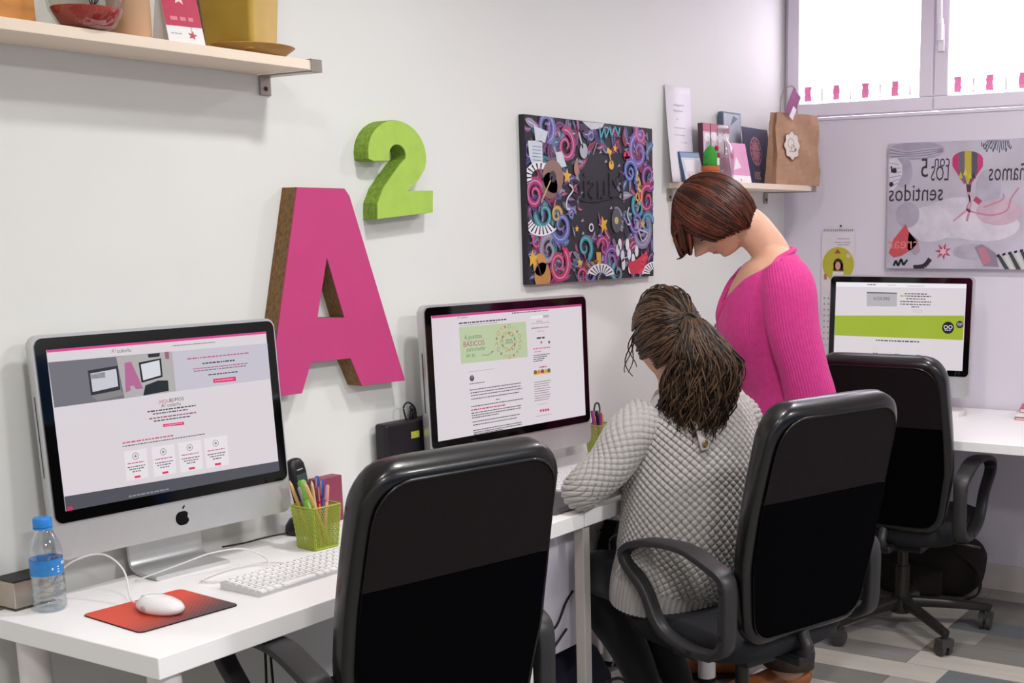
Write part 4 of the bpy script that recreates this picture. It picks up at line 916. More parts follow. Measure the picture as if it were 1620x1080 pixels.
b = MB(); b.tube([(.006+.016*cos(2*pi*i/16), 0, .140+.022*sin(2*pi*i/16)) for i in range(16)], .003, 6, closed=True, ref=(0, 1, 0)); b.build('handle', M('scissor_handle', '#2c3a4a', rough=.4), t, smooth=True)

# ================================================================== UNDER THE DESKS
t = thing('drawer_cabinet', 'white cabinet fixed in shadow under the two joined desks', 'cabinet', (2.515, 1.925, 0))
b = MB(); b.box(0, 0, .33, .27, .25, .689); b.build('body', M('cabinet_white', '#e3deea', rough=.5), t, bevel=.003)
b = MB(); b.box(.005, -.016, .335, .265, -.001, .680); dr = b.build('door', M('cabinet_white'), t, bevel=.003)
b = MB(); b.box(.02, -.022, .60, .03, -.016, .61); b.build('knob', STEEL, dr)
t = thing('socket_panel', 'white panel with round power sockets under the middle desk front', 'socket panel', (2.985, 2.045, .44))
b = MB(); b.box(0, 0, 0, .185, .03, .185); b.build('panel', M('socket_white', '#e6e1e0', rough=.4), t, bevel=.004)
b = MB(); b.box(.06, .018, .18, .13, .028, .2495); b.build('hanger', M('socket_white'), t)
for x in (.05, .135):
    for z in (.055, .13):
        b = MB(); T = Matrix.Translation((x, -.0005, z)) @ Matrix.Rotation(pi/2, 4, 'X'); b.lathe([(.024, 0), (.024, .003), (.020, .003), (.0195, .0008)], 22, T=T); so = b.build('socket', M('socket_ring', '#d8d2d0', rough=.4), t, smooth=True, auto=40)
        b = MB()
        for dx in (-.008, .008): b.lathe([(.0028, 0), (.0028, .0012)], 8, T=Matrix.Translation((x+dx, -.0012, z)) @ Matrix.Rotation(pi/2, 4, 'X'))
        b.build('pin_holes', BLACKP, so)
t = thing('power_adapter', 'black power adapter plugged into the white socket panel', 'adapter', (3.058, 2.041, .545))
b = MB(); T = Matrix.Rotation(.5, 4, 'Y'); b.prism(rrect(.044, .105, .010, 4), (0, 0, .0), T.to_3x3() @ Vector((1, 0, 0)), T.to_3x3() @ Vector((0, 0, 1)), (0, -.045, 0)); b.build('body', BLACKP, t, bevel=.004)
b = MB(); b.tube(cr([(-.02, -.03, -.045), (-.05, -.06, -.06), (-.06, -.06, .01), (-.02, -.075, .02), (.02, -.07, -.04), (-.01, -.05, -.10)], 6), .003, 7); b.build('cord', CABLEW, t, smooth=True)
t = thing('power_strip', 'white power strip lying on the floor under the middle desk', 'power strip', (3.05, 2.13, 0), radians(-8))
b = MB(); b.box(0, 0, .002, .30, .06, .042); b.build('body', M('strip_white', '#dcd6d2', rough=.45), t, bevel=.006)
for i in range(4):
    b = MB(); b.lathe([(.02, .042), (.02, .044), (.016, .0435)], 18, (.05+i*.065, .03, 0)); b.build('socket', M('socket_ring'), t)
def cable(label, pts, r_, m): return tag(MB().tube(cr(pts, 7), r_, 7).build('power_cable', m, smooth=True), label, 'cable', 'cables under the desks')
cable('black cable sagging in front of the white cabinet', [(2.42, 1.90, .62), (2.48, 1.885, .45), (2.58, 1.885, .42), (2.66, 1.90, .47), (2.70, 1.905, .49)], .0035, CABLEB)
cable('second black cable crossing the white cabinet lower down', [(2.40, 1.89, .28), (2.50, 1.885, .32), (2.58, 1.885, .37), (2.65, 1.893, .40)], .0035, CABLEB)
cable('black cable arching above the floor beside the cabinet', [(2.50, 1.74, .26), (2.60, 1.73, .30), (2.70, 1.735, .26), (2.755, 1.74, .12), (2.765, 1.75, .006)], .004, CABLEB)
cable('grey cable curling on the floor by the power strip', [(2.94, 2.08, .01), (2.93, 2.07, .12), (2.97, 2.06, .17), (3.02, 2.07, .13), (3.05, 2.10, .06), (3.08, 2.14, .047)], .004, M('grey_cable', '#8a8582'))
cable('white cable hanging down to the power strip', [(3.12, 2.04, .46), (3.125, 2.03, .28), (3.13, 2.07, .11), (3.14, 2.13, .048)], .0035, CABLEW)
cable('white cable lying in a coil on the power strip', [(2.90, 2.05, .02), (2.96, 2.03, .09), (3.05, 2.04, .09), (3.12, 2.08, .06), (3.16, 2.15, .045)], .0035, CABLEW)
cable('thin black cable hanging behind the near chair under the left desk', [(1.90, 2.20, .686), (1.905, 2.20, .5), (1.90, 2.20, .25), (1.95, 2.2, .03)], .003, CABLEB)
cable('second thin black cable hanging under the left desk', [(1.925, 2.21, .686), (1.93, 2.21, .45), (1.94, 2.21, .2), (2.0, 2.21, .03)], .003, CABLEB)
t = thing('floor_cushion', 'dark blue rounded cushion on the floor behind the near chair', 'cushion', (2.80, 2.085, 0))
b = MB(); b.lathe([(.10, 0), (.17, .025), (.20, .09), (.195, .18), (.16, .255), (.09, .295), (.01, .305)], 36); b.build('cover', M('navy_fabric', '#232133', rough=.9, var=.1, vscale=120, bump=.2, bscale=400), t, smooth=True)
b = MB(); b.tube([(.2005*cos(2*pi*i/40), .2005*sin(2*pi*i/40), .085) for i in range(40)], .003, 6, closed=True, ref=(0, 0, 1)); b.build('seam', M('navy_fabric'), t, smooth=True)

# ================================================================== BACK DESK THINGS
t = thing('backpack', 'dark brown backpack lying on the floor against the back wall', 'bag', (4.795, 1.66, 0), -pi/2)
BP = M('backpack_brown', '#1c1110', rough=.85, var=.2, vscale=25, bump=.4, bscale=90)
b = MB(); b.tube(cr([(-.27, 0, .10, .06, .07), (-.23, 0, .115, .11, .10), (-.08, 0, .13, .12, .125), (.08, 0, .125, .12, .12), (.19, 0, .115, .105, .11), (.235, 0, .11, .07, .07)], 6), n=26, ref=(0, 1, 0), e=.75); b.build('body', BP, t, smooth=True)
b = MB(); b.tube(cr([(-.15, -.10, .07, .05, .03), (-.02, -.12, .075, .07, .035), (.12, -.11, .07, .05, .03)], 6), n=16, ref=(0, 0, 1), e=.7); b.build('front_pocket', BP, t, smooth=True)
b = MB(); b.tube(cr([(.15, -.08, .2, .018, .004), (.25, -.10, .14, .018, .004), (.262, -.11, .05, .018, .004), (.20, -.13, .012, .018, .004)], 6), n=8, ref=(0, 1, 0)); b.build('strap', BP, t, smooth=True)
t = thing('card_box', 'small white box on the back desk beside the far computer', 'box', (4.665, 1.488, DZ), -pi/2)
b = MB(); b.box(-.075, -.02, 0, .0, .06, .020); b.build('body', M('small_box_white', '#e8e2e0', rough=.6), t, bevel=.002)
b = MB(); b.box(-.07, -.0204, .004, -.03, -.0201, .016); b.build('print', M('box_print', '#9a8f96', rough=.6, var=.4, vscale=150), t)
t = thing('lanyard', 'white beaded lanyard hanging from the far computer', 'lanyard', (4.585, 1.525, .885), -pi/2)
b = MB(); b.tube(cr([(0, 0, .03), (-.008, -.003, 0), (-.010, -.004, -.05), (-.004, -.004, -.10), (.006, -.004, -.115), (.012, -.004, -.08), (.012, -.003, -.03), (.004, 0, .03)], 5), .0032, 6); b.build('strap', M('lanyard_white', '#e6e0e4', rough=.7), t, smooth=True)
b = MB()
for z in (-.01, -.03, -.05, -.07, -.09): b.sphere((.013, -.006, z), .0035, 8)
b.build('beads', M('bead_dark', '#3a3438', rough=.4), t, smooth=True)
for i, (c, dz, dx, lb) in enumerate((('#c8364a', 0, 0, 'red notebook at the bottom of the stack on the back desk'), ('#e4dde2', .012, .004, 'white notebook in the middle of the stack on the back desk'), ('#b83a58', .030, .018, 'crimson notebook on top of the stack on the back desk'))):
    t = thing('notebook', lb, 'notebook', (4.69, 1.288-dx, DZ+dz), -pi/2+.1*i, 'notebooks on the back desk')
    hh = (.011, .017, .014)[i]
    b = MB(); b.box(0, 0, 0, .20, .15, .0015); b.box(0, 0, hh-.002, .20, .15, hh-.0005); b.box(0, .0, 0, .0015, .15, hh-.0005); b.build('cover', M('cover_'+c[1:], c, rough=.4), t)
    b = MB(); b.box(.002, .003, .0016, .197, .147, hh-.0021); b.build('pages', M('pages', '#e9e4e2', rough=.8), t)

# ================================================================== SHELF ABOVE THE LEFT COMPUTER
ZS = 1.8222
t = thing('wooden_box', 'orange wooden box at the far left of the cream shelf', 'box', (1.235, 2.27, ZS))
OW = M('orange_wood', '#c88640', rough=.55, var=.2, vscale=8, stretch=(1, 1, 6))
b = MB(); b.box(-.16, -.02, 0, .28, .07, .22); b.build('body', OW, t, bevel=.003)
b = MB(); b.box(-.165, -.024, .19, .285, .075, .235); b.build('lid', OW, t, bevel=.003)
t = thing('terrarium_bowl', 'round glass bowl of red sand with painted branches on the cream shelf', 'terrarium', (1.600, 2.222, ZS))
prof = [(.028, 0), (.050, .008), (.066, .035), (.072, .07), (.066, .11), (.050, .14), (.048, .15)]
b = MB(); b.lathe(prof, 36); b.build('bowl', CLEAR, t, smooth=True)
b = MB(); b.lathe([(.024, .003), (.046, .010), (.060, .034), (.062, .040), (.03, .043), (.005, .044)], 36); b.build('sand', M('red_sand', '#b23428', rough=.95, var=.3, vscale=200, bump=.6, bscale=400), t, smooth=True)
b = MB(); 
for k, (a, L) in enumerate(((-.3, .05), (.4, .06), (.1, .075), (-.7, .04))): b.tube(cr([(.0, -.02, .042), (.012*sin(a)*2, -.03, .06), (L*sin(a)*.7, -.035, .06+L*.6), (L*sin(a)*1.1, -.03, .06+L*.9)], 4), .0012, 5)
b.build('twigs', M('twig', '#3d2a22', rough=.8), t)
b = MB(); b.sphere((.02, -.03, .075), (.012, .005, .010), 10); b.sphere((.034, -.03, .071), (.008, .004, .006), 8); b.build('flowers', M('flower_orange', '#b8683a', rough=.7), t, smooth=True)
t = thing('kraft_canister', 'tan paper canister beside the glass bowl on the cream shelf', 'canister', (1.732, 2.272, ZS))
b = MB(); b.lathe([(.040, 0), (.041, .004), (.041, .17)], 30); b.build('body', M('tan_paper', '#c29a78', rough=.6, var=.1, vscale=10), t, smooth=True, auto=40)
b = MB(); b.lathe([(.043, .168), (.043, .195), (.040, .198)], 30); b.build('lid', M('tan_lid', '#a8825e', rough=.6), t, smooth=True, auto=40)
t = thing('greeting_card', 'red and white folded card with a star standing on the cream shelf', 'card', (1.815, 2.205, ZS), radians(-14))
CW = M('card_white', '#ece8e8', rough=.7)
b = MB(); T = Matrix.Rotation(radians(-17), 4, 'X'); b.box(-.038, -.0006, 0, .038, .0006, .13, T=T); fr = b.build('front_leaf', CW, t)
b = MB(); T2 = Matrix.Translation((0, .078, 0)) @ Matrix.Rotation(radians(17), 4, 'X'); b.box(-.038, -.0006, 0, .038, .0006, .13, T=T2); b.build('back_leaf', CW, t)
u_, v_, n_ = T.to_3x3() @ Vector((1, 0, 0)), T.to_3x3() @ Vector((0, 0, 1)), T.to_3x3() @ Vector((0, -1, 0))
A = Art(T @ Vector((-.038, -.0007, 0)), u_, v_, n_, .076, .13)
A.rect(0, .036, .076, .13, P('#b8204a')); A.up(); A.star((.052, .018), .010, P('#b83a52'), .2); A.star((.038, .095), .014, P('#e6c8cc'), .1); A.words((.012, .052), (.06, .052), .008, P('#d8788a'), 4); A.words((.008, .02), (.03, .02), .002, P('#9a9aa2'), 5)
A.line([(.052, .036), (.052, .026)], .001, P('#6a5a5a')); A.build('print', fr)
t = thing('flower_pot', 'square ochre yellow flower pot on the cream shelf', 'flower pot', (2.008, 2.266, ZS+.008), radians(20))
OC = M('ochre_glaze', '#b9963a', rough=.45, var=.12, vscale=14)
b = MB()
for (r0, z0, r1, z1) in ((.050, 0, .064, .20),):
    q4 = lambda r_, z: [(r_*x, r_*y, z) for x, y in rrect(2, 2, .18, 4)]
    rings = [q4(.056, 0), q4(.068, .19), q4(.073, .19), q4(.073, .22), q4(.066, .22), q4(.060, .15)]; k = len(rings[0])
    b.add([p for r_ in rings for p in r_], [(i*k+j, i*k+(j+1) % k, (i+1)*k+(j+1) % k, (i+1)*k+j) for i in range(5) for j in range(k)]+[tuple(range(k-1, -1, -1)), tuple(5*k+j for j in range(k))])
b.build('pot', OC, t, smooth=True, auto=40)
t = thing('pot_saucer', 'round ochre saucer under the yellow flower pot', 'saucer', (2.030, 2.262, ZS))
b = MB(); b.lathe([(.062, 0), (.070, .002), (.094, .020), (.092, .0215), (.066, .0065), (.01, .006)], 40); b.build('dish', M('ochre_saucer', '#b88a48', rough=.5, var=.08), t, smooth=True, auto=50)

# ================================================================== CORNER SHELF
ZC = 1.6022
PAPR = M('paper_lilac_white', '#ece6ee', rough=.8, var=.02)
t = thing('paper_sheet', 'tall white printed paper leaning on the wall above the corner shelf', 'paper', (4.035, 2.335, ZC))
b = MB(); N = 12; vs = []
for i in range(N+1):
    k = i/N; z = .335*k; y = -.012*(1-k)+.018*k; x0 = -.10+.02*k
    vs += [(x0, y-.012*(1-k)**2, z), (x0+.16+.02*k, y-.010*(1-k)**2, z)]
b.add(vs, [(2*i, 2*i+1, 2*i+3, 2*i+2) for i in range(N)]); b.build('sheet', PAPR, t, solid=.0008, smooth=True)
A = Art((-.085, -.0085, .07), (1, 0, 0), (0, .075, 1), (0, -1, 0), .16, .24)
for i, (x0, x1, y) in enumerate(((.05, .12, .20), (.045, .11, .18), (.06, .07, .15), (.04, .12, .12), (.04, .11, .095), (.03, .125, .07), (.025, .12, .02))): A.words((x0, y), (x1, y), .0032, P('#b4aebc'), i)
A.rect(.105, .028, .135, .046, P('#9aa8c8')); A.build('print', t)
def leaning(name, label, cat, x, y, w, h, rz, lean, mat, draw=None, th=.006, z=ZC):
    t = thing(name, label, cat, (x, y, z), rz); T = Matrix.Rotation(-lean, 4, 'X')
    b = MB(); b.box(-w/2, 0, 0, w/2, th, h, T=T); bd = b.build('board', mat, t, bevel=.0008)
    if draw:
        A = Art(T @ Vector((-w/2, -.0002, 0)), T.to_3x3() @ Vector((1, 0, 0)), T.to_3x3() @ Vector((0, 0, 1)), T.to_3x3() @ Vector((0, -1, 0)), w, h); draw(A); A.build('print', bd)
    return t
def d_tab(A):
    A.rect(.004, .004, A.w-.004, A.h-.004, P('#cfd6e2')); A.up(); A.rect(.004, A.h-.022, A.w-.004, A.h-.004, P('#8a9cba'))
    for i in range(4): A.disc((.03+i*.022, .02), .008, P('#d8b0bc'), 10, .012)
    A.rect(.02, .04, A.w-.02, A.h-.03, P('#e8e4ea'))
leaning('photo_card', 'blue-rimmed picture card leaning back at the left end of the corner shelf', 'card', 4.048, 2.282, .118, .112, radians(-8), radians(16), M('card_blue', '#48597c', rough=.5), d_tab, .01)
def d_pinkbox(A):
    A.rect(0, 0, A.w, A.h, P('#d8c4cc')); A.up(); A.rect(0, A.h*.86, A.w, A.h, P('#c06a84')); A.rect(0, 0, A.w, A.h*.45, P('#d890ae'))
    for x in (.05, .10, .15): A.rect(x, A.h*.5, x+.006, A.h, P('#4a4048'))
    A.up()
    for x, y in ((.03, .165), (.075, .17), (.12, .165), (.165, .17)): A.disc((x, y), .02, P('#eeeaee'), 12, .016)
    A.disc((.03, .12), .022, P('#b8b0bc'), 12, .03); A.rect(0, 0, A.w, .03, P('#e8e0e6')); A.poly([(.06, .03), (.1, .13), (.15, .05)], P('#b8a8b4'))
leaning('gift_box', 'pink striped illustrated box behind the toy cactus on the corner shelf', 'box', 4.238, 2.296, .19, .215, radians(-2), radians(2), M('box_plum', '#5a3a48', rough=.5), d_pinkbox, .022)
def d_book(A):
    A.rect(.006, .006, A.w-.006, A.h-.006, P('#b9bcc8')); A.up()
    q = random.Random(4)
    for i in range(12):
        x, y = q.uniform(.02, A.w-.03), q.uniform(.03, A.h-.03); A.face([(x+q.uniform(-.03, .03), y+q.uniform(-.03, .03)) for _ in range(3)], P(q.choice(['#d07a90', '#7aa8c8', '#e6e2e8', '#c8a0a8', '#6a7a94']))); A.up()
leaning('picture_book', 'tall picture book at the back of the corner shelf behind the clear bottle', 'book', 4.410, 2.320, .135, .270, radians(-2), radians(2), M('book_slate', '#5c6a80', rough=.5), d_book, .02)
def d_pcard(A): 
    A.rect(0, .03, A.w, A.h, P('#dd9cc0')); A.rect(0, 0, A.w, .03, P('#efe9ee')); A.up(); A.poly([(.02, .05), (.05, .10), (.075, .06)], P('#eae0e8')); A.disc((.02, .10), .011, P('#c02f50'), 12); A.disc((A.w*.45, .013), .006, P('#c8a8b4'), 8)
leaning('greeting_card', 'small pink and white card leaning in front of the navy card', 'card', 4.282, 2.215, .13, .150, radians(-4), radians(12), M('card_pinkish', '#e4d4de', rough=.6), d_pcard, .0015)
def d_navy(A):
    A.rect(0, 0, A.w, A.h, P('#393a58')); A.up(); c = (A.w*.46, A.h*.60)
    for i in range(12):
        a = 2*pi*i/12; A.ring((c[0]+.036*cos(a), c[1]+.036*sin(a)), .017, .004, P('#b8737c'), 12)
    A.up()
    for i in range(12):
        a = 2*pi*(i+.5)/12; A.stroke([(c[0]+.008*cos(a), c[1]+.008*sin(a)), (c[0]+.034*cos(a), c[1]+.034*sin(a))], .005, P('#c07c84'))
    A.ring(c, .011, .004, P('#c88a8c'), 12); A.ring(c, .055, .005, P('#b06c78'), 28)
    A.text('201', (A.w*.42, .036), .044, P('#c9a06a'), mirror=True)
leaning('menu_card', 'navy blue card with a rose mandala and gold numerals on the corner shelf', 'card', 4.535, 2.268, .245, .218, radians(3), radians(7), M('card_navy', '#34344e', rough=.6), d_navy, .002)
# toy cactus
t = thing('toy_cactus', 'green felt cactus with red flowers in an orange pot', 'toy cactus', (4.072, 2.236, ZC))
b = MB(); b.lathe([(.022, 0), (.028, .004), (.031, .040), (.034, .042), (.034, .056), (.030, .057)], 24); b.build('pot', M('terracotta', '#b8643c', rough=.7), t, smooth=True, auto=40)
b = MB(); N = 24; b.tube([(0, 0, .05+z) for z in (0, .02, .045, .06, .072, .078)], [.024, .026, .025, .021, .012, .003], N); b.build('felt_cactus', M('green_felt', '#3f9a3c', rough=.95, var=.15, vscale=90, bump=.4, bscale=300), t, smooth=True)
for px in ((.014, -.018, .118), (.016, -.022, .092)):
    b = MB(); b.sphere(px, (.010, .007, .010), 12); b.build('flower', M('red_felt', '#b0203a', rough=.9), t, smooth=True)
b = MB(); b.box(.004, -.026, .06, .02, -.0245, .085); b.build('tag', M('felt_white', '#e4e2de', rough=.8), t)
# clear bottle
t = thing('glass_bottle', 'clear glass bottle with a narrow neck on the corner shelf', 'bottle', (4.163, 2.235, ZC))
b = MB(); b.lathe([(.036, 0), (.040, .004), (.040, .11), (.034, .13), (.020, .148), (.0165, .158), (.0165, .178), (.020, .180), (.020, .192), (.015, .193), (.015, .18)], 32); b.build('glass', CLEAR, t, smooth=True, auto=60)
b = MB(); b.lathe([(.017, .189), (.0205, .1925), (.0205, .199), (.016, .201)], 24); b.build('stopper', M('stopper_white', '#e9e6ea', rough=.4), t, smooth=True, auto=40)
# kraft bag: creased sides, torn rim, cord handle, label
t = thing('paper_bag', 'brown kraft paper bag with a white label in the room corner', 'bag', (4.675, 2.150, ZC), radians(-12))
KR = M('kraft_paper', '#b08a70', rough=.85, var=.09, vscale=18, bump=.5, bscale=45)
b = MB(); NX, NZ = 14, 14; q = random.Random(2)
def bagpt(u, z, back):
    k = z/.30; x = -.170+.275*u; y = (.06 if back else 0)*(1-k*.6)+.012*k
    y += .004*sin(u*9+z*40)*(1-back)+q.uniform(-.002, .002); return (x+.006*k*(1-u), y, z+(.012*sin(u*6+1)*(k > .98)))
for back in (0, 1):
    vs = [bagpt(i/NX, .272*j/NZ, back) for j in range(NZ+1) for i in range(NX+1)]
    f_ = [(j*(NX+1)+i, j*(NX+1)+i+1, (j+1)*(NX+1)+i+1, (j+1)*(NX+1)+i) for j in range(NZ) for i in range(NX)]
    b.add(vs, f_)
for u in (0., 1.):
    vs = []
    for j in range(NZ+1):
        f0, f1 = bagpt(u, .272*j/NZ, 0), bagpt(u, .272*j/NZ, 1); md_ = ((f0[0]+f1[0])/2+(.018 if u == 0 else -.018)*(j/NZ), (f0[1]+f1[1])/2, f0[2]); vs += [f0, md_, f1]
    b.add(vs, [(3*j+c_, 3*j+c_+1, 3*j+c_+4, 3*j+c_+3) for j in range(NZ) for c_ in (0, 1)])
b.box(-.168, .002, 0, .104, .058, .001); bag = b.build('bag_body', KR, t, solid=.0006)
A = Art((-.180, -.006, 0), (1, 0, 0), (0, .045, 1), (0, -1, 0), .275, .27)
lbp = []
for i in range(40):
    a = 2*pi*i/40; r_ = .046*(1+.09*cos(8*a)); lbp.append((.105+r_*cos(a)*1.0, .15+r_*sin(a)*1.08))
A.face([(.105+(x-.105)*1.07, .15+(y-.15)*1.07) for x, y in lbp], P('#8a5a48')); A.up(); A.face(lbp, P('#ddd2c8')); A.up()
A.ring((.098, .158), .020, .003, P('#9a8f8c')); A.ring((.110, .140), .014, .003, P('#8a7f7c')); A.disc((.126, .135), .006, P('#6a5f60'), 10); A.words((.085, .128), (.128, .128), .003, P('#9a8f8c'), 2)
A.build('label_sticker', bag)
b = MB(); b.tube(cr([(-.125, .02, .265), (-.132, .015, .31), (-.12, .01, .352), (-.08, .006, .372), (-.05, .008, .362), (-.032, .014, .33), (-.02, .02, .268)], 6), .0022, 6); hd = b.build('cord_handle', M('cord_grey', '#8f8789', rough=.7), t, smooth=True)
b = MB(); T = Matrix.Translation((-.072, -.004, .318)) @ Matrix.Rotation(radians(32), 4, 'Y'); b.box(-.028, -.001, -.066, .028, .0, .035, T=T); tg = b.build('gift_tag', M('tag_plum', '#8a3a72', rough=.5), t)
b = MB(); b.box(.006, -.0016, -.067, .030, -.0010, -.02, T=T); b.build('tag_white_part', M('tag_white', '#e6e0e8', rough=.6), tg)

# ================================================================== PEOPLE
SKIN = M('skin', '#d3a188', rough=.5, var=.06, vscale=25)
def head(b, c, F, L, U, s=1.):
    F, L, U, c = map(Vector, (F, L, U, c)); n, k = 56, 44; vs = []
    g = lambda x, w: math.exp(-(x/w)**2)
    for i in range(k+1):
        th = pi*min(max(i, .05), k-.05)/k
        for j in range(n):
            ph = 2*pi*j/n; f, l_, u = sin(th)*cos(ph)*.093, sin(th)*sin(ph)*.074, cos(th)*.114
            if u < 0:
                q_ = -u/.114; l_ *= 1-.30*q_**1.6
                if f < 0: f *= 1-.35*q_**1.3
            if f > 0:
                f = .093*(f/.093)**.86 if f > 0 else f
                m_ = g(l_, .05)
                f += .034*g(l_, .0095+.004*g(u+.028, .012))*(g(u+.026, .016)+.55*g(u+.004, .022))       # nose
                f -= .010*(g(l_-.031, .016)+g(l_+.031, .016))*g(u-.006, .013)                            # eye sockets
                f += .005*g(u-.026, .011)*g(l_, .045)                                                     # brow
                f += .0075*g(l_, .019)*(g(u+.055, .0055)+1.05*g(u+.067, .0055))                           # lips
                f -= .004*g(l_, .03)*g(u+.079, .006)
                f += .020*g(l_, .024)*g(u+.096, .020)                                                     # chin
                f += .004*(g(l_-.042, .02)+g(l_+.042, .02))*g(u+.025, .022)                               # cheeks
            vs.append(c+(F*f+L*l_+U*u)*s)
    b.add(vs, [(i*n+j, (i+1)*n+j, (i+1)*n+(j+1) % n, i*n+(j+1) % n) for i in range(k) for j in range(n)]+[tuple(range(n)), tuple(k*n+j for j in range(n-1, -1, -1))])
    for sg in (-1, 1):   # ears
        e0 = c+(F*-.012+L*(sg*.070)+U*-.012)*s
        pts = [e0+(F*(.016*cos(a)-.004*sin(a))+U*(.029*sin(a))+L*(sg*(.006+.006*cos(a+.6))))*s for a in [2*pi*i/12 for i in range(12)]]
        b.tube(pts, .0065*s, 7, closed=True, ref=tuple(L)); b.sphere(e0, .014*s, 10)
def hand(b, w, d, nrm, s=1.):
    """wrist w, direction d, palm normal nrm: palm, four unequal curled fingers, thumb from the side"""
    w, d, nrm = Vector(w), Vector(d).normalized(), Vector(nrm).normalized(); sd = d.cross(nrm).normalized()
    b.tube([(*w, .020, .016), (*(w+d*.03), .030, .013), (*(w+d*.07), .036, .012), (*(w+d*.088), .034, .010)], n=14, ref=tuple(sd))
    for off, L_ in ((-.027, .062), (-.009, .074), (.009, .078), (.027, .070)):
        p = w+d*.08+sd*off; q_ = [p]; a = .15
        for k in range(3): a += .35; q_.append(q_[-1]+(d*cos(a)+nrm*sin(a))*L_*(.45, .32, .23)[k])
        b.tube(cr([(*x, r_) for x, r_ in zip(q_, (.0095, .009, .0085, .007))], 3), n=8, ref=tuple(sd))
    p = w+d*.03+sd*.028; b.tube(cr([(*p, .012), (*(p+d*.025+sd*.022+nrm*.008), .011), (*(p+d*.052+sd*.028+nrm*.018), .0095), (*(p+d*.07+sd*.026+nrm*.026), .007)], 3), n=8, ref=tuple(nrm))
def finish_body(b, label, loc, rz, group=None):
    o = b.build('person', SKIN, smooth=True); o.location = loc; o.rotation_euler = (0, 0, rz)
    md = o.modifiers.new('weld', 'REMESH'); md.mode = 'VOXEL'; md.voxel_size = .0045; md.use_smooth_shade = True
    md = o.modifiers.new('soft', 'SMOOTH'); md.iterations = 2; md.factor = .4
    return tag(o, label, 'person')
RZ = -YAW
def uvmat(name, col, fn, rough=.85, sheen=.3, var=.08):
    m = M(name, col, rough=rough, var=var, vscale=60, sheen=sheen); n = m.node_tree.nodes; l = m.node_tree.links
    tc = n.new('ShaderNodeTexCoord'); wv = n.new('ShaderNodeTexWave'); wv.bands_direction = fn[0]; wv.inputs['Scale'].default_value = fn[1]; wv.inputs['Distortion'].default_value = fn[2]; wv.inputs['Detail'].default_value = 1
    wv.inputs['Detail Scale'].default_value = 6
    l.new(tc.outputs['UV'], wv.inputs['Vector']); nz = n.new('ShaderNodeTexNoise'); nz.inputs['Scale'].default_value = 260; l.new(tc.outputs['UV'], nz.inputs['Vector'])
    ad = n.new('ShaderNodeMath'); ad.operation = 'MULTIPLY_ADD'; ad.inputs[1].default_value = .7; l.new(nz.outputs['Fac'], ad.inputs[0]); l.new(wv.outputs['Fac'], ad.inputs[2])
    bp = n.new('ShaderNodeBump'); bp.inputs['Strength'].default_value = fn[3]; bp.inputs['Distance'].default_value = .003; l.new(ad.outputs[0], bp.inputs['Height']); l.new(bp.outputs[0], n['Principled BSDF'].inputs['Normal'])
    return m
def hairmat(name, dark, light):
    m = M(name, dark, rough=.4, var=0, spec=.3); n = m.node_tree.nodes; l = m.node_tree.links; b = n['Principled BSDF']
    tc = n.new('ShaderNodeTexCoord'); nz = n.new('ShaderNodeTexNoise'); nz.inputs['Scale'].default_value = 1.; nz.inputs['Detail'].default_value = 2
    mp = n.new('ShaderNodeMapping'); mp.inputs['Scale'].default_value = (22, 22, 22); l.new(tc.outputs['Object'], mp.inputs[0]); l.new(mp.outputs[0], nz.inputs['Vector'])
    ra = n.new('ShaderNodeValToRGB'); ra.color_ramp.elements[0].position = .38; ra.color_ramp.elements[1].position = .72; ra.color_ramp.elements[0].color = lin(dark)+(1,); ra.color_ramp.elements[1].color = lin(light)+(1,)
    ge = n.new('ShaderNodeNewGeometry'); mxx = n.new('ShaderNodeMath'); mxx.operation = 'MULTIPLY_ADD'; mxx.inputs[1].default_value = .55; l.new(ge.outputs['Random Per Island'], mxx.inputs[0])
    sc_ = n.new('ShaderNodeMath'); sc_.operation = 'MULTIPLY'; sc_.inputs[1].default_value = .5; l.new(nz.outputs['Fac'], sc_.inputs[0]); l.new(sc_.outputs[0], mxx.inputs[2])
    l.new(mxx.outputs[0], ra.inputs[0]); l.new(ra.outputs[0], b.inputs['Base Color']); return m

# ---------------------------------------------------------------- woman standing in pink
B1 = (3.48, 1.75, 0)
pd = radians(52); HC = Vector((-.125, 0, 1.475)); HF = Vector((-cos(pd), 0, -sin(pd))); HL = Vector((0, -1, 0)); HU = Vector((-sin(pd), 0, cos(pd)))
yawh = Matrix.Rotation(radians(8), 3, 'Z'); HF, HL, HU = yawh @ HF, yawh @ HL, yawh @ HU
torso = [(.085, 0, .76, .17, .115), (.085, 0, .86, .18, .122), (.072, 0, .97, .165, .118), (.050, 0, 1.06, .165, .130), (.030, 0, 1.14, .172, .150), (.028, 0, 1.21, .178, .140), (.040, 0, 1.28, .175, .118), (.050, 0, 1.332, .142, .090), (.052, 0, 1.370, .092, .060), (.054, 0, 1.388, .062, .046)]
armL = [(.070, -.13, 1.312, .058, .066), (.078, -.168, 1.262, .060, .078), (.092, -.188, 1.148, .056, .074), (.122, -.195, 1.034, .051, .069), (.146, -.19, .93, .050, .073), (.138, -.18, .84, .046, .060), (.105, -.17, .775, .040, .046)]
armR = [(.065, .14, 1.315, .060, .072), (.055, .18, 1.25, .060, .078), (.035, .20, 1.13, .056, .070), (.03, .20, 1.02, .050, .064), (-.02, .19, .93, .044, .052), (-.09, .17, .86, .038, .042), (-.13, .16, .83, .034, .036)]
legN = [(.090, -.085, .84, .095, .115), (.100, -.095, .66, .088, .100), (.105, -.10, .47, .072, .080), (.105, -.10, .30, .070, .073), (.098, -.10, .16, .072, .076), (.095, -.10, .105, .078, .084)]
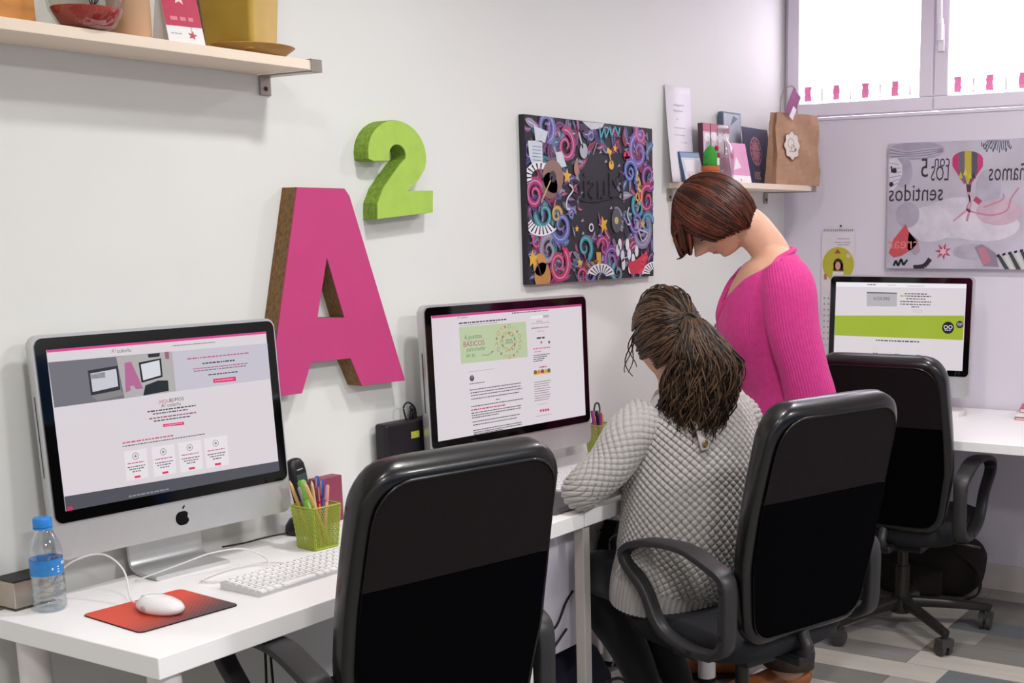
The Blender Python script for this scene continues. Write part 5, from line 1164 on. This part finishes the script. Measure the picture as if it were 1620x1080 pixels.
legF = [(.070, .085, .84, .095, .115), (.045, .09, .66, .086, .096), (.010, .095, .46, .072, .078), (-.035, .10, .28, .066, .070), (-.075, .10, .14, .068, .070), (-.082, .10, .085, .074, .078)]
b = MB(); head(b, HC, HF, HL, HU)
b.tube(cr([(.062, 0, 1.30, .075, .062), (.045, 0, 1.36, .060, .057), (.015, 0, 1.405, .054, .056), (-.025, 0, 1.445, .053, .058), (-.075, 0, 1.475, .052, .055)], 5), n=24, ref=(0, 1, 0))
k_ = lambda L_, s_: [(x, y, z, a*s_, c*s_) for x, y, z, a, c in L_]
b.tube(cr(k_(torso, .90), 5), n=32, ref=(0, 1, 0)); 
for L_ in (armL, armR): b.tube(cr(k_(L_, .66), 4), n=16, ref=(0, 1, 0))
for L_ in (legN, legF): b.tube(cr([(x, y, z, a*.72, c*.72) for x, y, z, a, c in L_]+[(L_[-1][0]-.0, L_[-1][1], .06, .035, .04)], 4), n=16, ref=(0, 1, 0))
hand(b, (.085, -.167, .755), (-.55, .05, -.83), (-.8, 0, .55)); hand(b, (-.15, .155, .82), (-.9, -.1, -.4), (0, -.3, -1))
for x, y in ((.05, -.10), (-.125, .10)): b.tube(cr([(x+.06, y, .045, .030, .030), (x, y, .04, .038, .030), (x-.08, y, .032, .036, .020)], 4), n=12, ref=(0, 1, 0))
p1 = finish_body(b, 'standing woman in a pink knitted cardigan bending her head over the desk', B1, RZ)
# cardigan
PK = uvmat('pink_knit', '#cc3585', ('X', 42, .6, .38), sheen=.08, var=.10)
def vcut(c):
    return (c.x < .06 and c.z > 1.175+1.25*abs(c.y+.03)) or c.z > 1.345+(c.x-.02)*.35
b = MB(); b.tube(cr(torso, 26), n=200, ref=(0, 1, 0), cap=False, cut=vcut)
for L_ in (armL, armR): b.tube(cr(L_, 8), n=36, ref=(0, 1, 0), cap=False)
sw = b.build('cardigan', PK, p1, smooth=True, solid=.006)
# placket edge of the V neck
def tor(z):
    for i in range(len(torso)-1):
        if torso[i][2] <= z <= torso[i+1][2]:
            k = (z-torso[i][2])/(torso[i+1][2]-torso[i][2]); return [torso[i][j]+(torso[i+1][j]-torso[i][j])*k for j in range(5)]
    return list(torso[-1])
for sg in (-1, 1):
    pts = []
    for i in range(14):
        z = .80+(.39)*i/13 if i < 7 else 1.0
    for z in (.80, .9, 1.0, 1.1, 1.17, 1.20, 1.23, 1.26, 1.29, 1.315, 1.335):
        y = -.03+sg*max(.006, (z-1.175)/1.25); X, Y, Z, ry, rx = tor(z); pts.append((X-rx*sqrt(max(.02, 1-(y/ry)**2))-.002, y, z))
    pts += [(.055, sg*.105-.006, 1.352), (.085, sg*.075-.003, 1.367), (.104, sg*.035, 1.376), (.107, 0, 1.377)]
    b = MB(); b.tube(cr([(*p, .011, .0095) for p in pts], 4), n=8, ref=(0, 1, 0)); b.build('placket', PK, sw, smooth=True)
for z in (.86, .96, 1.06, 1.15):
    X, Y, Z, ry, rx = tor(z); b = MB(); b.lathe([(.007, 0), (.007, .003), (.003, .004)], 12, T=Matrix.Translation((X-rx-.007, -.004, z)) @ Matrix.Rotation(-pi/2, 4, 'Y')); b.build('button', M('button_plum', '#6a2a50', rough=.4), sw)
# trousers and shoes
JB = M('brown_denim', '#2f241a', rough=.8, var=.3, vscale=22, bump=.35, bscale=55)
b = MB(); b.tube(cr([(.085, 0, .98, .155, .108), (.087, 0, .88, .172, .118), (.088, 0, .78, .165, .118), (.085, 0, .74, .12, .10)], 5), n=32, ref=(0, 1, 0))
rp = random.Random(8)
for L_ in (legN, legF): b.tube(cr(L_, 9), n=30, ref=(0, 1, 0), disp=lambda u, v, th: .004*sin(v*75+2*cos(th))*max(0, (v-.35))*2.2)
b.build('trousers', JB, p1, smooth=True)
SH = M('tan_leather', '#9a5a2e', rough=.4, var=.2, vscale=20)
for x, y in ((.05, -.10), (-.125, .10)):
    b = MB(); b.tube(cr([(x+.105, y, .042, .020, .030), (x+.085, y, .050, .036, .044), (x+.02, y, .055, .040, .048), (x-.05, y, .040, .043, .034), (x-.12, y, .030, .038, .024), (x-.145, y, .026, .020, .014)], 5), n=22, ref=(0, 1, 0)); s_ = b.build('shoe', SH, p1, smooth=True)
    b = MB(); b.prism([(x+.105, y-.026), (x+.11, y), (x+.105, y+.026), (x-.03, y+.045), (x-.11, y+.04), (x-.15, y), (x-.11, y-.04), (x-.03, y-.045)], (0, 0, .001), (1, 0, 0), (0, 1, 0), (0, 0, .014)); b.build('sole', M('sole_dark', '#2a1c14', rough=.7), s_, bevel=.003)
# bob hair: shell plus locks that fall from the parting
HB = hairmat('auburn_hair', '#27100b', '#62301f')
RF, RL, RU = .113, .094, .134
def hs(f, l_, u, k=1.): return HC+HF*(f*k)+HL*(l_*k)+HU*(u*k)
def hem(f): return -.023+(f-.052)*.60
b = MB(); n, k = 64, 40; vs = []; ok = []
for i in range(k+1):
    th = pi*min(max(i, .05), k-.05)/k
    for j in range(n):
        ph = 2*pi*j/n; f, l_, u = sin(th)*cos(ph)*RF, sin(th)*sin(ph)*RL, cos(th)*RU
        h_ = hem(f) if f < .05 else .025+(f-.05)*.4; ok.append(u > h_-.012); vs.append(hs(f, l_, u))
fs = [(i*n+j, (i+1)*n+j, (i+1)*n+(j+1) % n, i*n+(j+1) % n) for i in range(k) for j in range(n)]
b.add(vs, [f for f in fs if all(ok[x] for x in f)])
q = random.Random(21)
def on(f, l_, u, off=0.):
    v = Vector((f/RF, l_/RL, u/RU)); v = v.normalized(); v = Vector((v.x*RF, v.y*RL, v.z*RU)); return v*(1+off)
def lock(p0, p1, r_, curl=.0, lift=.05, n_=9, drop=0.):
    a, c = Vector((p0[0]/RF, p0[1]/RL, p0[2]/RU)).normalized(), Vector((p1[0]/RF, p1[1]/RL, p1[2]/RU)).normalized()
    pts = []; om = max(.05, a.angle(c)); wob = q.uniform(-.015, .015)
    for i in range(n_+1):
        t_ = i/n_; v = (a*sin((1-t_)*om)+c*sin(t_*om))/sin(om); v = v.normalized()
        off = 1+lift*sin(pi*min(1, t_*1.15))*.6+.02 - curl*max(0, t_-.8)*1.0+wob*sin(t_*5)
        p = hs(v.x*RF*off, v.y*RL*off, v.z*RU*off); pts.append((*p, r_*(1-.35*t_) if t_ < .85 else r_*(1-.35*t_)*(1-t_)/.15+.0008))
    b.tube(pts, n=5, ref=(0, 0, 0) if False else (.3, .5, .8))
for side in (1, -1):
    for i in range(620 if side == 1 else 180):
        f1 = q.uniform(-.113, .066); u1 = hem(f1)-.010+q.uniform(-.010, .006)
        w = 1-(f1/RF)**2-(u1/RU)**2; l1 = side*RL*sqrt(max(.02, w))
        st = (.060-.115*min(1, max(0, (.066-f1)/.18))+q.uniform(-.008, .008), side*q.uniform(-.004, .012)-.008, .118)
        lock(st, (f1, l1, u1), q.uniform(.0024, .0046), curl=q.uniform(.0, .22), lift=q.uniform(.02, .09))
for i in range(70):      # nape
    f1 = -.105+q.uniform(-.005, .02); l1 = q.uniform(-.07, .07); lock((-.02, l1*.2, .12), (f1, l1, -.085+q.uniform(-.02, .01)), q.uniform(.005, .008), curl=.1, lift=.07)
for i in range(190):      # fringe that hangs forward and down past the eyes
    l0 = q.uniform(-.05, .062); e_ = q.random()
    p0 = hs(*on(.03+q.uniform(-.03, .02), l0*.2, .118, .03)); p1_ = hs(*on(.085+.01*e_, l0*.8, .075, .06+.05*q.random())); 
    end = Vector((-.247+.050*e_+.004*q.uniform(-1, 1), -l0*1.1, 1.402-.03*e_+q.uniform(-.014, .012))); m2 = Vector((-.262+.055*e_, -l0*1.05, 1.465+.0*e_))
    if e_ < .22: end = Vector((-.215-.02*q.random(), -l0, 1.352+.02*q.random())); m2 = Vector((-.250, -l0, 1.42))
    pts = cr([(*p0, .005), (*p1_, .006), (*m2, .0064), (*(m2.lerp(end, .7)), .005), (*end, .0012)], 6); b.tube(pts, n=5, ref=(.3, .5, .8))
for i in range(10):      # the curl at the very tip of the fringe
    l0 = q.uniform(.0, .05); pts = cr([(-.225, -l0, 1.42, .004), (-.222+.004*i*.3, -l0, 1.385, .0035), (-.226, -l0, 1.36, .0028), (-.244, -l0, 1.352, .0008)], 6); b.tube(pts, n=5, ref=(.3, .5, .8))
b.build('hair', HB, p1, smooth=True)
for sg in (-1, 1):
    b = MB(); b.sphere(hs(.073, sg*.031, .004), .0115, 14); e_ = b.build('eye', M('eye_white', '#e8e2de', rough=.2), p1, smooth=True)
    b = MB(); b.sphere(hs(.080, sg*.031, -.001), .006, 10); b.build('iris', M('iris_brown', '#2a1a12', rough=.2), e_, smooth=True)
    b = MB(); b.tube(cr([hs(.0885, sg*.019, .024), hs(.0895, sg*.033, .029), hs(.079, sg*.05, .023)], 4), .0022, 6); b.build('eyebrow', HB, p1, smooth=True)
b = MB(); b.tube(cr([(*hs(.080, -.019, -.0612), .0015), (*hs(.0875, 0, -.0605), .003), (*hs(.080, .019, -.0612), .0015)], 5), n=6, ref=tuple(HU)); b.build('lips', M('lip_rose', '#a85a58', rough=.4), p1, smooth=True)

# ---------------------------------------------------------------- woman seated in grey
KS = .97
def Q(s_, t_, z): return (s_*KS, t_*KS, 1.45-(1.45-z)*KS)
def QL(L_): return [(*Q(x, y, z), *(r_*KS for r_ in rr)) for x, y, z, *rr in L_]
FS = Vector((-.654, .756, 0)); LS = Vector((-.756, -.654, 0))       # her forward, her left
B2 = (2.893, 1.650, 0)
torso = [(-.055, .010, .428, .190, .138), (-.048, .005, .475, .196, .146), (-.022, .005, .55, .208, .154), (-.002, .010, .66, .212, .155), (.004, .025, .78, .214, .150), (.004, .04, .88, .212, .146), (.000, .05, .945, .195, .125), (-.012, .058, .985, .150, .100), (-.025, .065, 1.012, .095, .076), (-.032, .068, 1.028, .068, .062)]
sL = (-.145, -.085); sR = (.130, .160)
armL = [(sL[0]+.03, sL[1]+.03, .945, .060, .065), (sL[0]-.02, sL[1]-.015, .905, .064, .066), (-.215, -.135, .835, .060, .062), (-.272, -.155, .785, .054, .058), (-.290, -.145, .764, .051, .052), (-.262, -.08, .766, .046, .046), (-.205, .02, .766, .042, .038), (-.16, .09, .768, .036, .033)]
armR = [(sR[0]-.03, sR[1]-.02, .945, .058, .062), (sR[0]+.02, sR[1]+.01, .90, .060, .060), (.12, .24, .82, .055, .055), (.06, .31, .775, .050, .050), (-.01, .34, .768, .042, .040), (-.07, .33, .768, .036, .033)]
legL = [(-.080, -.035, .495, .095, .095), (-.16, .03, .475, .088, .080), (-.228, .10, .470, .078, .070), (-.268, .145, .455, .072, .066), (-.265, .15, .38, .066, .064), (-.185, .13, .25, .058, .058), (-.13, .09, .13, .046, .046), (-.11, .08, .075, .042, .042)]
legR = [(.040, .055, .495, .095, .095), (-.03, .14, .515, .09, .085), (-.10, .22, .525, .078, .074), (-.14, .265, .512, .07, .066), (-.135, .265, .42, .066, .064), (-.09, .22, .25, .058, .058), (-.04, .17, .13, .046, .046), (-.03, .16, .075, .042, .042)]
SC = Vector(Q(-.062, .055, 1.147)); fy = radians(-6); FH = Matrix.Rotation(fy, 3, 'Z') @ FS; LH = Matrix.Rotation(fy, 3, 'Z') @ LS; pq = radians(22)
SF = FH*cos(pq)+Vector((0, 0, -sin(pq))); SU = FH*sin(pq)+Vector((0, 0, cos(pq))); SL = LH
b = MB(); head(b, SC, SF, SL, SU, KS)
b.tube(cr(QL([(-.03, .062, .97, .07, .065), (-.035, .066, 1.02, .052, .055), (-.042, .065, 1.06, .049, .052), (-.055, .06, 1.11, .049, .053)]), 5), n=22, ref=tuple(LS))
b.tube(cr(QL([(x, y, z, a*.9, c*.9) for x, y, z, a, c in torso]), 5), n=32, ref=tuple(LS))
for L_ in (armL, armR): b.tube(cr(QL([(x, y, z, a*.68, c*.68) for x, y, z, a, c in L_]), 4), n=16, ref=(0, 0, 1))
for L_ in (legL, legR): b.tube(cr(QL([(x, y, z, a*.8, c*.8) for x, y, z, a, c in L_]), 4), n=16, ref=tuple(LS))
hand(b, Q(-.155, .10, .770), (.55, .8, -.05), (-.1, 0, -1), KS); hand(b, Q(-.08, .33, .770), (-.8, .5, -.05), (0, 0, -1), KS)
p2 = finish_body(b, 'seated woman with a dark ponytail in a grey knitted jumper seen from behind', B2, RZ)
# jumper with raised diamond knit
GK = M('grey_wool', '#b4afac', rough=.9, var=.07, vscale=220, bump=.5, bscale=900, sheen=.3)
def knit(per, amp, c_tot):
    nU = max(2, round(c_tot/(per*1.15)))
    def d(u, v, th):
        a = th*nU; c = v/per*2*pi
        return amp*(.30-1.0*(1-abs(sin((a+c)/2)))**4-.62*(1-abs(sin((a-c)/2)))**4)
    return d
b = MB(); tp = cr(QL(torso), 1)
tr = cr(QL(torso), 36)
kn = knit(.0205, .0105, 1.14); 
def kn_t(u, v, th):
    if v < .05: return .0022*sin(th*70)         # ribbed hem
    return kn(u, v, th)
b.tube(tr, n=560, ref=tuple(LS), cap=False, disp=kn_t)
kn2 = knit(.0195, .0085, .36)
for L_ in (armL, armR): b.tube(cr(QL(L_), 30), n=170, ref=(0, 0, 1), cap=False, disp=kn2)
jp = b.build('jumper', GK, p2, smooth=True)
b = MB(); nb = Vector(Q(.028, -.124, .900)); bd = (-FS)
b.tube(cr([(*(nb+Vector((-.012, .008, .045))), .015, .004), (*nb, .015, .004), (*(nb+Vector((.008, -.006, -.03))), .015, .004)], 3), n=10, ref=tuple(LS)); b.build('neck_tab', GK, jp, smooth=True)
b = MB(); T = Matrix.Translation(nb+Vector((.006, -.010, -.012))) @ bd.to_track_quat('Z', 'Y').to_matrix().to_4x4(); b.lathe([(.009, 0), (.010, .003), (.007, .005), (.005, .004)], 14, T=T); b.build('button', M('brass_button', '#8a7448', rough=.35, metal=.5), jp, smooth=True)
BT = M('black_trousers', '#0d0b0f', rough=.8, var=.15, vscale=40, sheen=.2)
b = MB(); b.tube(cr(QL([(-.04, .0, .56, .15, .11), (-.04, .005, .48, .165, .115), (-.04, .008, .425, .165, .115), (-.03, .01, .405, .13, .09)]), 4), n=32, ref=tuple(LS))
for L_ in (legL, legR): b.tube(cr(QL(L_), 6), n=26, ref=tuple(LS))
b.build('trousers', BT, p2, smooth=True)
for L_ in (legL, legR):
    x, y, z = L_[-1][:3]; o_ = Vector(Q(x, y, 0)); o_.z = 0; b = MB()
    pts = [(o_-FS*.06+Vector((0, 0, .045)), .022, .03), (o_-FS*.04+Vector((0, 0, .05)), .036, .048), (o_+FS*.03+Vector((0, 0, .05)), .04, .046), (o_+FS*.10+Vector((0, 0, .034)), .042, .030), (o_+FS*.165+Vector((0, 0, .026)), .034, .022), (o_+FS*.185+Vector((0, 0, .022)), .016, .012)]
    b.tube(cr([(*p, a, c) for p, a, c in pts], 5), n=20, ref=tuple(LS)); b.build('shoe', M('black_shoe', '#121013', rough=.45), p2, smooth=True)
# hair drawn back into a tied ponytail
HD = hairmat('dark_brown_hair', '#1c110c', '#5a4331')
RF, RL, RU = .108, .089, .128
def ss(v, k=1.): return SC+(SF*(v[0]*k)+SL*(v[1]*k)+SU*(v[2]*k))*KS
b = MB(); n, k = 60, 40; vs = []; ok = []
for i in range(k+1):
    th = pi*min(max(i, .05), k-.05)/k
    for j in range(n):
        ph = 2*pi*j/n; f, l_, u = sin(th)*cos(ph)*RF, sin(th)*sin(ph)*RL, cos(th)*RU
        lim = .045 if f > .03 else (-.02 if f > -.012 else -.085); ok.append(u > lim-.0 and f < .075+.4*max(0, u-.05)); vs.append(ss((f, l_, u)))
fs = [(i*n+j, (i+1)*n+j, (i+1)*n+(j+1) % n, i*n+(j+1) % n) for i in range(k) for j in range(n)]
b.add(vs, [f for f in fs if all(ok[x] for x in f)])
knot = Vector((-.114, -.004, .012))
def arc_lock(p0, p1, r0, r1, lift, n_=8, wob=.0):
    a, c = Vector((p0[0]/RF, p0[1]/RL, p0[2]/RU)).normalized(), Vector((p1[0]/RF, p1[1]/RL, p1[2]/RU)).normalized(); om = max(.05, a.angle(c)); pts = []; f1, f2 = q.uniform(0, 6), q.uniform(0, 6)
    for i in range(n_+1):
        t_ = i/n_; v = (a*sin((1-t_)*om)+c*sin(t_*om))/sin(om); off = 1.015+lift*sin(pi*t_)+wob*sin(t_*9+f1)
        pts.append((*(ss((v.x*RF*off, v.y*RL*off, v.z*RU*off))+Vector((0, 0, wob*.05*sin(t_*8+f2)))), r0+(r1-r0)*t_))
    b.tube(pts, n=5, ref=(.3, .5, .8))
for i in range(950):
    r_ = q.random()
    if r_ < .5: a = q.uniform(-.75, 2.6); p0 = (.075-.02*abs(a), .09*sin(a)*(1 if i % 2 else -1), .075+.06*cos(a))
    elif r_ < .8: p0 = (q.uniform(-.03, .03), q.choice((-1, 1))*.09, q.uniform(-.055, .03))
    elif r_ < .9: p0 = (q.uniform(-.09, -.01), q.choice((-1, 1))*.075, q.uniform(-.10, -.045))
    else: p0 = (-.07, q.uniform(-.07, .07), -.10)
    arc_lock(p0, (knot.x+q.uniform(-.01, .01), knot.y+q.uniform(-.02, .02), knot.z+q.uniform(-.02, .02)), q.uniform(.0020, .0038), .0022, q.uniform(.01, .08), 8, .012)
for i in range(40):      # loose top strands
    p0 = (q.uniform(.0, .08), q.uniform(-.06, .06), .11); arc_lock(p0, tuple(knot), .0016, .0016, q.uniform(.08, .17), 9, .03)
hr = b.build('hair', HD, p2, smooth=True)
K0 = ss((knot.x*1.05, knot.y, knot.z))
b = MB(); ax = (-SF*.8+Vector((0, 0, .3))).normalized()
b.tube([K0+(SL*cos(a)+ax.cross(SL)*sin(a))*.021 for a in [2*pi*i/18 for i in range(18)]], .0035, 6, closed=True, ref=tuple(ax)); b.build('hair_tie', M('hair_tie_black', '#141012', rough=.7), hr, smooth=True)
b = MB()
for i in range(1400):
    a = q.uniform(0, 6.283); rr = sqrt(q.random()); w = q.uniform(.75, 1.0)
    ox, oy = rr*cos(a), rr*sin(a)
    ln = q.uniform(.66, 1.03); ph1, ph2 = q.uniform(0, 6), q.uniform(0, 6); am = q.uniform(.005, .015); fr_ = q.uniform(1.8, 4.2); pts = []
    for j in range(17):
        t_ = j/16*ln
        z = K0.z+.012*sin(min(t_*6, pi))-.335*max(0, t_-.05)
        cs = K0.x+.040*min(1, t_*2.6)-.085*max(0, t_-.35); ct = K0.y-.05*min(1, t_*3)
        sp = .016+.066*min(1, t_*2.4)+.010*sin(pi*min(1, t_)); sp *= (1-.5*max(0, t_-.7))
        x = cs+sp*ox*1.05+am*sin(2*pi*fr_*t_+ph1)*min(1, t_*2); y = ct+sp*oy*.62+am*cos(2*pi*fr_*t_+ph2)*min(1, t_*2)
        pts.append((x, y, z, (.0024 if j < 13 else .0024-.0005*(j-12))*w))
    b.tube(pts, n=5, ref=(.3, .5, .8))
b.build('ponytail', HD, hr, smooth=True)
b = MB()       # curls that hang in front of the ear and lower neck strands
o_ = ss((.060, .078, .01))+Vector((.020, 0, .01))
for i in range(4):
    ph = i*1.6; L_ = q.uniform(.09, .135); pts = []
    for j in range(22):
        t_ = j/21; pts.append((o_.x-.006-.020*sin(t_*2.2)+.017*t_*sin(t_*5+ph), o_.y-.008+.012*t_*cos(t_*5+ph), o_.z+.03-L_*t_, .0022*(1-.4*t_)))
    b.tube(pts, n=5, ref=(.3, .5, .8))
for i in range(8):
    pts = []; y0 = q.uniform(-.01, .03); ph = q.uniform(0, 6)
    for j in range(12): t_ = j/11; v = ss((-.01-.02*t_, .082-.01*t_, -.02-.06*t_)); pts.append((v.x+.003*sin(t_*7+ph), v.y+y0*.3, v.z, .0022*(1-.6*t_)))
    b.tube(pts, n=5, ref=(.3, .5, .8))
b.build('loose_curls', HD, hr, smooth=True)
